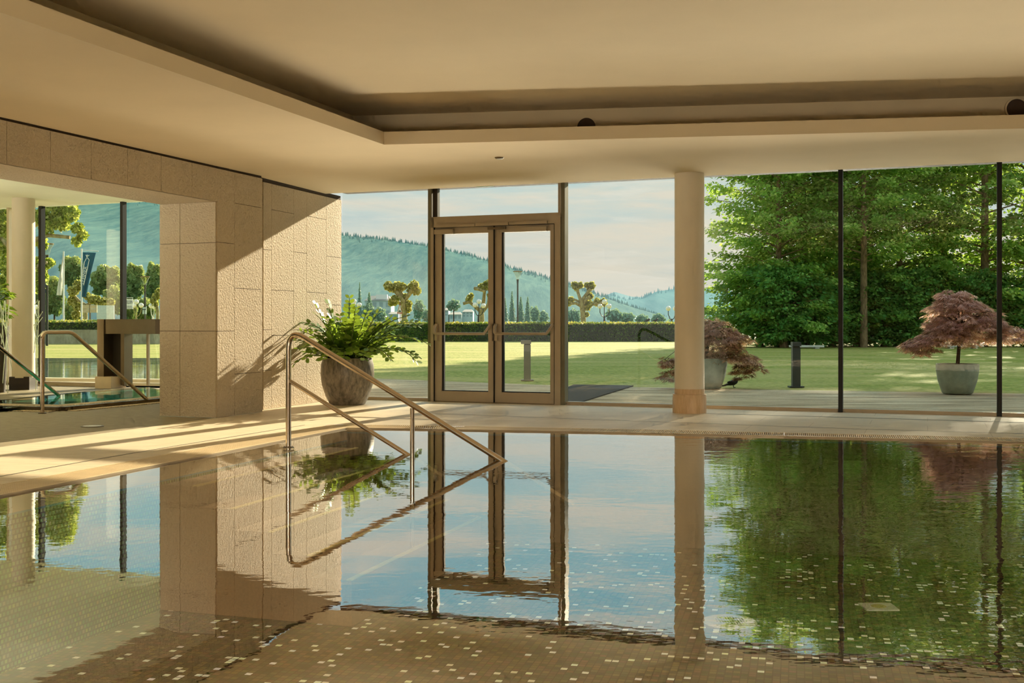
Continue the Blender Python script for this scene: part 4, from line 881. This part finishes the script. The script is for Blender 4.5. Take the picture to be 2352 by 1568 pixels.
def far_tree(px, py, rx, ry, d, lab, conifer=False, mat='far', n=420, group='hazy trees on the far shore', size=None):
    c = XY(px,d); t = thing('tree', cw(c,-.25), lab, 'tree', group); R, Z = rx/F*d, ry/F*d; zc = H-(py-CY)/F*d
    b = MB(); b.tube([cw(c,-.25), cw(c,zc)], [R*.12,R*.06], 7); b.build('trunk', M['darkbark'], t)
    core = mat+'_core'; b = MB()  # core in a darker tone stands for shade inside the crown
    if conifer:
        b.lathe([(R*.7,-Z*.9),(R*.4,0),(R*.12,Z*.7),(.01,Z)], cw(c,zc), 10); b.build('shade_core', M[core], t)
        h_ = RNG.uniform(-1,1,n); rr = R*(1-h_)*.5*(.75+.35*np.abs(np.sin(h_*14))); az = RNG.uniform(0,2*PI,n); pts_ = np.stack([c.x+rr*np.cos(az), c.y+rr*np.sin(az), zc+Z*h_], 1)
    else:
        b.ball(cw(c,zc), .78, 12, 8, (R,R,Z)); b.build('shade_core', M[core], t)
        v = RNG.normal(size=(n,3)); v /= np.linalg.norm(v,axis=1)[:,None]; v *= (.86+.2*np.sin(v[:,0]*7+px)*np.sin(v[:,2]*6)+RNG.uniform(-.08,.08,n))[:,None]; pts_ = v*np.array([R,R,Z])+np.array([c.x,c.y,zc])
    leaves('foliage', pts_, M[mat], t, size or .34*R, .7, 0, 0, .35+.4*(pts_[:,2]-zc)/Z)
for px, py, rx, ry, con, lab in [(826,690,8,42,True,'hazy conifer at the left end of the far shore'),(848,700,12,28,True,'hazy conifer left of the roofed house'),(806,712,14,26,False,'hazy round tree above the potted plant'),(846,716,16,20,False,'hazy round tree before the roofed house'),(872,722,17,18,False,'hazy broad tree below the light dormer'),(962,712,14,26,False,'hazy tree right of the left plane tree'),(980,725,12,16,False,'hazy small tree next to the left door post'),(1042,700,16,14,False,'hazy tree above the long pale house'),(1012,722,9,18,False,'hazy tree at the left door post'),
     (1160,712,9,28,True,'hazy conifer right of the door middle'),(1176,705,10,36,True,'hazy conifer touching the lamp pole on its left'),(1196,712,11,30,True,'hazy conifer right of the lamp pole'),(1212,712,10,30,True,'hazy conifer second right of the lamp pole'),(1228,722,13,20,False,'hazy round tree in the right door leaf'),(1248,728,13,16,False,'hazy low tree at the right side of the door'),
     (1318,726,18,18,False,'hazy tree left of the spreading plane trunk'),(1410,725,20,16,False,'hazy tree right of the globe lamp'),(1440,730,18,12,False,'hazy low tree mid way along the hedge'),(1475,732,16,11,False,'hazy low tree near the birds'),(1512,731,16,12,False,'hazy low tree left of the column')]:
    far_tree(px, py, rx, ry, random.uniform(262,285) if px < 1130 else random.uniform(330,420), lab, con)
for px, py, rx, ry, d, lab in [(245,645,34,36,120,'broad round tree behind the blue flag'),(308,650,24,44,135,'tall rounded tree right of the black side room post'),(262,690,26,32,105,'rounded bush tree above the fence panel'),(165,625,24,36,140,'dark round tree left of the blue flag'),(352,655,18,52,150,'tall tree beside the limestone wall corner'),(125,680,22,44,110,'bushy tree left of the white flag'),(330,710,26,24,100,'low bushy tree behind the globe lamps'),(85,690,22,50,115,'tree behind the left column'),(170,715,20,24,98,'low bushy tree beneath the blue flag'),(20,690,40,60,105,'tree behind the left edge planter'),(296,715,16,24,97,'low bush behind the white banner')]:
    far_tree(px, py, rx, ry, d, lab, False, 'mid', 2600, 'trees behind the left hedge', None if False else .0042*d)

# ------------------------------------------------------------------ hills
def hill(name, prof, d0, d1, mat, lab, step=6, bump=8., trees=0, th=9.):
    xs_ = np.arange(prof[0][0], prof[-1][0]+1, step); ys = np.interp(xs_, [p[0] for p in prof], [p[1] for p in prof]); nr_ = 22; vs = []; k = nr_+1
    ph = RNG.uniform(0,6,8)
    for x, y in zip(xs_, ys):
        top = D(x,y,d1)
        for j in range(k):
            f = j/nr_; d = lerp(d0,d1,f); z = lerp(-2., top.z, f**.8)+bump*math.sin(x*.011+ph[0]+f*5)*f*(1-f)*3+RNG.normal()*bump*.02*(f<1)
            vs.append(((x-CX)/F*d, d, z))
    b = MB(); n = len(xs_); b.add(vs, [(i*k+j,(i+1)*k+j,(i+1)*k+j+1,i*k+j+1) for i in range(n-1) for j in range(nr_)]); o = b.build(name, M[mat], None, True); tag(o, lab, 'hill', kind='structure')
    if trees:
        b = MB()
        for i in range(trees):
            x = random.uniform(prof[0][0], prof[-1][0]); f = 1-abs(random.gauss(0,.06)) if i%2 else 1.; y = np.interp(x,[p[0] for p in prof],[p[1] for p in prof]); d = lerp(d0,d1,f); z = lerp(-2.,D(x,y,d1).z,f**.8); c = Vector(((x-CX)/F*d,d,z-2)); hh = th*random.uniform(.5,1.25)
            b.lathe([(hh*.2,0),(hh*.13,hh*.4),(.01,hh)], c, 5)
        b.build('ridge_forest', M[mat], o)['kind'] = 'stuff'
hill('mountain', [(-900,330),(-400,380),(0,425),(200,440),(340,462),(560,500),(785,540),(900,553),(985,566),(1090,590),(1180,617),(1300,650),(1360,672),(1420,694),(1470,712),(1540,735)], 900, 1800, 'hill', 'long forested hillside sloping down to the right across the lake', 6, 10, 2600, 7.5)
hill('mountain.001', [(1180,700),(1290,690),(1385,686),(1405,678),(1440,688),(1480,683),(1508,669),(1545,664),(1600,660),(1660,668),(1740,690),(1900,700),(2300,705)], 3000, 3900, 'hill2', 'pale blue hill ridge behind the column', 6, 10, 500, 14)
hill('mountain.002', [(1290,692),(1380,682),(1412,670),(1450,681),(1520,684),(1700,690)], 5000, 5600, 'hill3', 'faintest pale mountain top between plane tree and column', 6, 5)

# ------------------------------------------------------------------ big trees on the right
def big_tree(seed, h, r, bare=.04, nb=70, lean=(0,0), prof=None, leaf=.2, mat='tree', per=34, spr=11):
    rnd = random.Random(seed); P = []; T = []; A_ = []; b = MB()
    tk = [Vector((lean[0]*f, lean[1]*f, h*f*.98)) for f in (0,.25,.5,.75,1)]; b.tube(tk, [.19,.16,.12,.07,.02], 10)
    for i in range(nb):
        f = bare+(1-bare)*((i+rnd.random())/nb); z = h*f; az = i*2.4+rnd.uniform(-.4,.4)
        env = (prof(f) if prof else (math.sin(PI*min(1,(f*.8+.18)))**.7)); L = r*env*rnd.uniform(.7,1.12); up = lerp(.12,.75,f)
        p0 = Vector((lean[0]*f, lean[1]*f, z)); mid = p0+Vector((math.cos(az)*L*.5, math.sin(az)*L*.5, L*.5*up)); end = p0+Vector((math.cos(az)*L, math.sin(az)*L, L*(up-.12)))
        b.tube([p0, mid, end], [.045*(1-f)+.014,.022,.006], 5)
        for s in range(spr):
            g_ = rnd.uniform(.22,1.05); q = (lerp(p0,mid,g_*2) if g_ < .5 else lerp(mid,end,(g_-.5)*2)); w = rnd.uniform(.35,.75)*(1.15-.4*g_)
            tt = rnd.uniform(.25,.75); a2 = az+rnd.choice((-1,1))*rnd.uniform(.3,1.1)
            for k in range(per):
                u_ = rnd.random(); x, y = u_*w*2-w*.4, rnd.gauss(0,.26)
                P.append((q.x+math.cos(a2)*x-math.sin(a2)*y, q.y+math.sin(a2)*x+math.cos(a2)*y, q.z-.2*u_*w+rnd.gauss(0,.11))); T.append(tt+.15*(f-.5)); A_.append((math.cos(a2),math.sin(a2),-.3))
    tr = b; return tr, np.array(P), np.array(T), np.array(A_)
TREES = {}
def plant(kind, px, d, lab, scale=1., rz=0.):
    g_ = XY(px,d); g_.z = -.02
    if kind in TREES:
        o = dup(TREES[kind], g_, lab, None, rz)
    else:
        spec = KINDS_[kind]; tr, P, T, A_ = big_tree(**spec); o = thing('tree', Vector((0,0,0)), lab, 'tree', 'tall leafy trees on the right of the lawn'); tr.build('trunk', M['bark'], o, True)
        leaves('foliage', P, M[spec.get('mat','tree')], o, spec.get('leaf',.2), .55, .35, .15, T, .35, A_); o.location = g_; o.rotation_euler = (0,0,rz); TREES[kind] = o
    o.scale = (scale,)*3; return o
wide = lambda f: (1-.5*f)*(1 if f > .05 else .75)
KINDS_ = {'spread':dict(seed=1,h=13.2,r=4.3,nb=110,prof=lambda f: (.95 if f < .3 else 1.05-.55*(f-.3)/.7)*(.8+.3*math.sin(f*21)**2),per=32),
          'slim':dict(seed=2,h=15,r=2.6,bare=.27,nb=80,prof=lambda f: .6+.6*math.sin(PI*min(1,f))),
          'tall':dict(seed=3,h=20,r=3.6,nb=100,prof=lambda f: 1.05-.65*f,per=24,leaf=.22),
          'shrub':dict(seed=5,h=3.4,r=2.0,nb=46,bare=.05,leaf=.19,mat='shrub',per=30,spr=7)}
plant('spread',1788,57.5,'spreading light green tree with layered branches nearest the column')
plant('spread',1846,61,'leafy tree just left of the left black post',1.12,2.1)
plant('slim',1984,56,'slim tree with bare pale lower trunk right of the left black post')
plant('spread',1925,66,'leafy tree right behind the left black post',1.2,4.0)
plant('spread',2066,60,'leafy tree between slim trunk and red maple',1.08,5.3)
plant('tall',2168,63,'tall dense tree behind the left half of the red maple crown',1.0,1.3)
plant('tall',2262,59,'tall dense tree behind the right half of the red maple crown',1.2,2.9)  # tall trees from here on are enlarged to shade the indoor floor
plant('tall',2362,60,'tall dense tree behind the right black post',1.35,4.4)
plant('tall',2470,58,'tall dense tree just beyond the right picture edge',1.35,.7)
plant('tall',2560,62,'tall tree outside the right edge shading the lawn',1.35,3.3)
for i, (px, d, lab) in enumerate([(1745,57,'dark shrub at the foot of the spreading tree, nearest the column'),(1800,55.5,'dark shrub left of the dark bollard'),(1858,56,'dark shrub behind the dark bollard'),(1912,57,'dark shrub at the foot of the left black post'),(1968,58,'dark shrub left of the slim bare trunk'),(2030,58,'dark shrub right of the slim bare trunk'),(2085,58,'dark shrub left of the red maple'),(2140,58,'dark shrub behind the left edge of the red maple'),(2200,58.5,'dark shrub behind the red maple trunk'),(2260,58,'dark shrub left of the right black post'),(2320,58,'dark shrub right of the right black post'),(2380,58,'dark shrub at the right picture edge')]):
    plant('shrub', px, d, lab, random.uniform(.85,1.1), i*1.3)

# exit sign parts
t = [o for o in COL.objects if o.name == 'exit_sign'][0]; c = t.location.copy(); u = gdir; n = -gnrm
b = MB(); b.obox(c, u*.13, n*.012, (0,0,.055)); b.build('sign_plate', M['green'], t)
b = MB(); f0 = c+n*.014
b.quad(*[f0+u*x+Vector((0,0,z)) for x,z in ((.02,-.012),(.07,-.012),(.07,-.035),(.11,.0),(.07,.035),(.07,.012),(.02,.012))]); b.quad(*[f0+u*x+Vector((0,0,z)) for x,z in ((-.09,-.045),(-.04,-.045),(-.04,.045),(-.09,.045))]); b.build('symbol', M['white'], t)

# ------------------------------------------------------------------ camera
cam = bpy.data.cameras.new('camera'); co = bpy.data.objects.new('camera', cam); COL.objects.link(co); SC.camera = co
co.location = (0,0,H); co.rotation_euler = (PI/2,0,0); cam.sensor_width = 36; cam.lens = 36*F/2352; cam.shift_y = -(784-CY)/2352; cam.clip_start = .05; cam.clip_end = 9000

# ------------------------------------------------------------------ light
AZ, EL = math.radians(25), math.radians(19.5)
sdv = Vector((math.sin(AZ)*math.cos(EL), math.cos(AZ)*math.cos(EL), math.sin(EL)))
sl_ = bpy.data.lights.new('sun', 'SUN'); sl_.energy = 15.; sl_.color = (1,.84,.6); sl_.angle = math.radians(.6); so = bpy.data.objects.new('sun', sl_); COL.objects.link(so)
so.rotation_euler = (-sdv).to_track_quat('-Z','Y').to_euler(); so.location = (20,40,30)
def area(name, loc, nrm, sx, sy, e, col, spread):
    l = bpy.data.lights.new(name, 'AREA'); l.shape = 'RECTANGLE'; l.size = sx; l.size_y = sy; l.energy = e; l.color = col; l.spread = math.radians(spread)
    o = bpy.data.objects.new(name, l); COL.objects.link(o); o.location = loc; o.rotation_euler = Vector(nrm).to_track_quat('-Z','Y').to_euler(); return o
WARM = (1,.92,.76)
mid_ = GA+gdir*5.2+gnrm*6.2
fo = area('terrace_bounce_fill', (mid_.x,mid_.y,.1), tuple(-gnrm*.72+Vector((0,0,.69))), 17, 2.2, 1300, (1,.91,.74), 80)  # added unseen lamp in place of light bounced off the terrace
mid_ = GA+gdir*8.2-gnrm*.35
fi = area('window_bounce_fill', (mid_.x,mid_.y,.06), tuple(-gnrm*math.cos(.54)+Vector((0,0,math.sin(.54)))), 14, .5, 125, (1,.91,.74), 46)  # added unseen strip lamp, acts as floor bounce onto the ceiling
area('rear_low_fill', (1,.4,.12), (0,.72,.69), 15, 1.4, 190, WARM, 86)  # added fill lamp below the view, brightens the near ceiling
area('rear_high_fill', (0,-6,2.8), (0,.82,-.57), 14, 1.2, 640, WARM, 62)  # added fill lamp behind the camera, brightens floor, rail and frames
area('side_room_fill', (-11,12,.15), (.6,.35,.7), 6, 1.4, 380, (1,.96,.8), 90)  # added unseen fill lamp, brightens the side room

# sky
w = bpy.data.worlds.new('sky'); SC.world = w; w.use_nodes = True; nt = w.node_tree; nt.nodes.clear()
S = NT.__new__(NT); S.t = nt; S.out = nt.nodes.new('ShaderNodeOutputWorld')
g = S.n('TexCoord').outputs['Generated']; z = S.n('SeparateXYZ', {0:g}).outputs[2]
base = S.ramp(S.math('MULTIPLY', z, 2.0, True), [(0,C(230,220,204)),(.1,C(224,221,208)),(.2,C(208,219,213)),(.3,C(174,212,214)),(.45,C(146,202,214)),(1,C(134,188,212))])
cv = S.n('Mapping', {'Vector':g, 'Scale':(1.6,1.6,13.)}).outputs[0]; cn = S.noise(cv, 3.2, 6, .58)
cl = S.ramp(cn, [(.44,BW(0)),(.62,BW(1))]); cv2 = S.n('Mapping', {'Vector':g, 'Scale':(2.5,2.5,22.), 'Location':(3,1,2)}).outputs[0]; cl2_ = S.ramp(S.noise(cv2, 4.5, 5, .6), [(.56,BW(0)),(.72,BW(1))])
col = S.mix(S.math('MULTIPLY', cl, .9), base, C(234,224,206)); col = S.mix(S.math('MULTIPLY', cl2_, .5), col, C(244,236,222))
col = S.mix(S.math('MULTIPLY', S.ramp(cn, [(.3,BW(1)),(.45,BW(0))]), .3), col, C(160,194,204))
dt = S.n('VectorMath', {0:g, 1:tuple(sdv)}, operation='DOT_PRODUCT').outputs['Value']; gl = S.math('POWER', S.math('MAXIMUM', dt, 0.), 220.)
col = S.mix(S.math('MULTIPLY', gl, .6), col, (1.6,1.45,1.15,1))
st_ = S.math('ADD', 1.0, S.ramp(z, [(.1,BW(0)),(.3,BW(.35))]))
S.t.links.new(S.n('Background', {'Color':col, 'Strength':st_}).outputs[0], S.out.inputs[0])

SC.view_settings.view_transform = 'Standard'; SC.view_settings.look = 'None'; SC.view_settings.exposure = 0.; SC.view_settings.gamma = 1.
cy = SC.cycles; cy.use_adaptive_sampling = True; cy.adaptive_threshold = .09; cy.adaptive_min_samples = 12; cy.max_bounces = 7; cy.diffuse_bounces = 3; cy.glossy_bounces = 4; cy.transparent_max_bounces = 12; cy.transmission_bounces = 4
cy.caustics_reflective = True; cy.caustics_refractive = False; cy.sample_clamp_indirect = 6.; cy.use_denoising = True
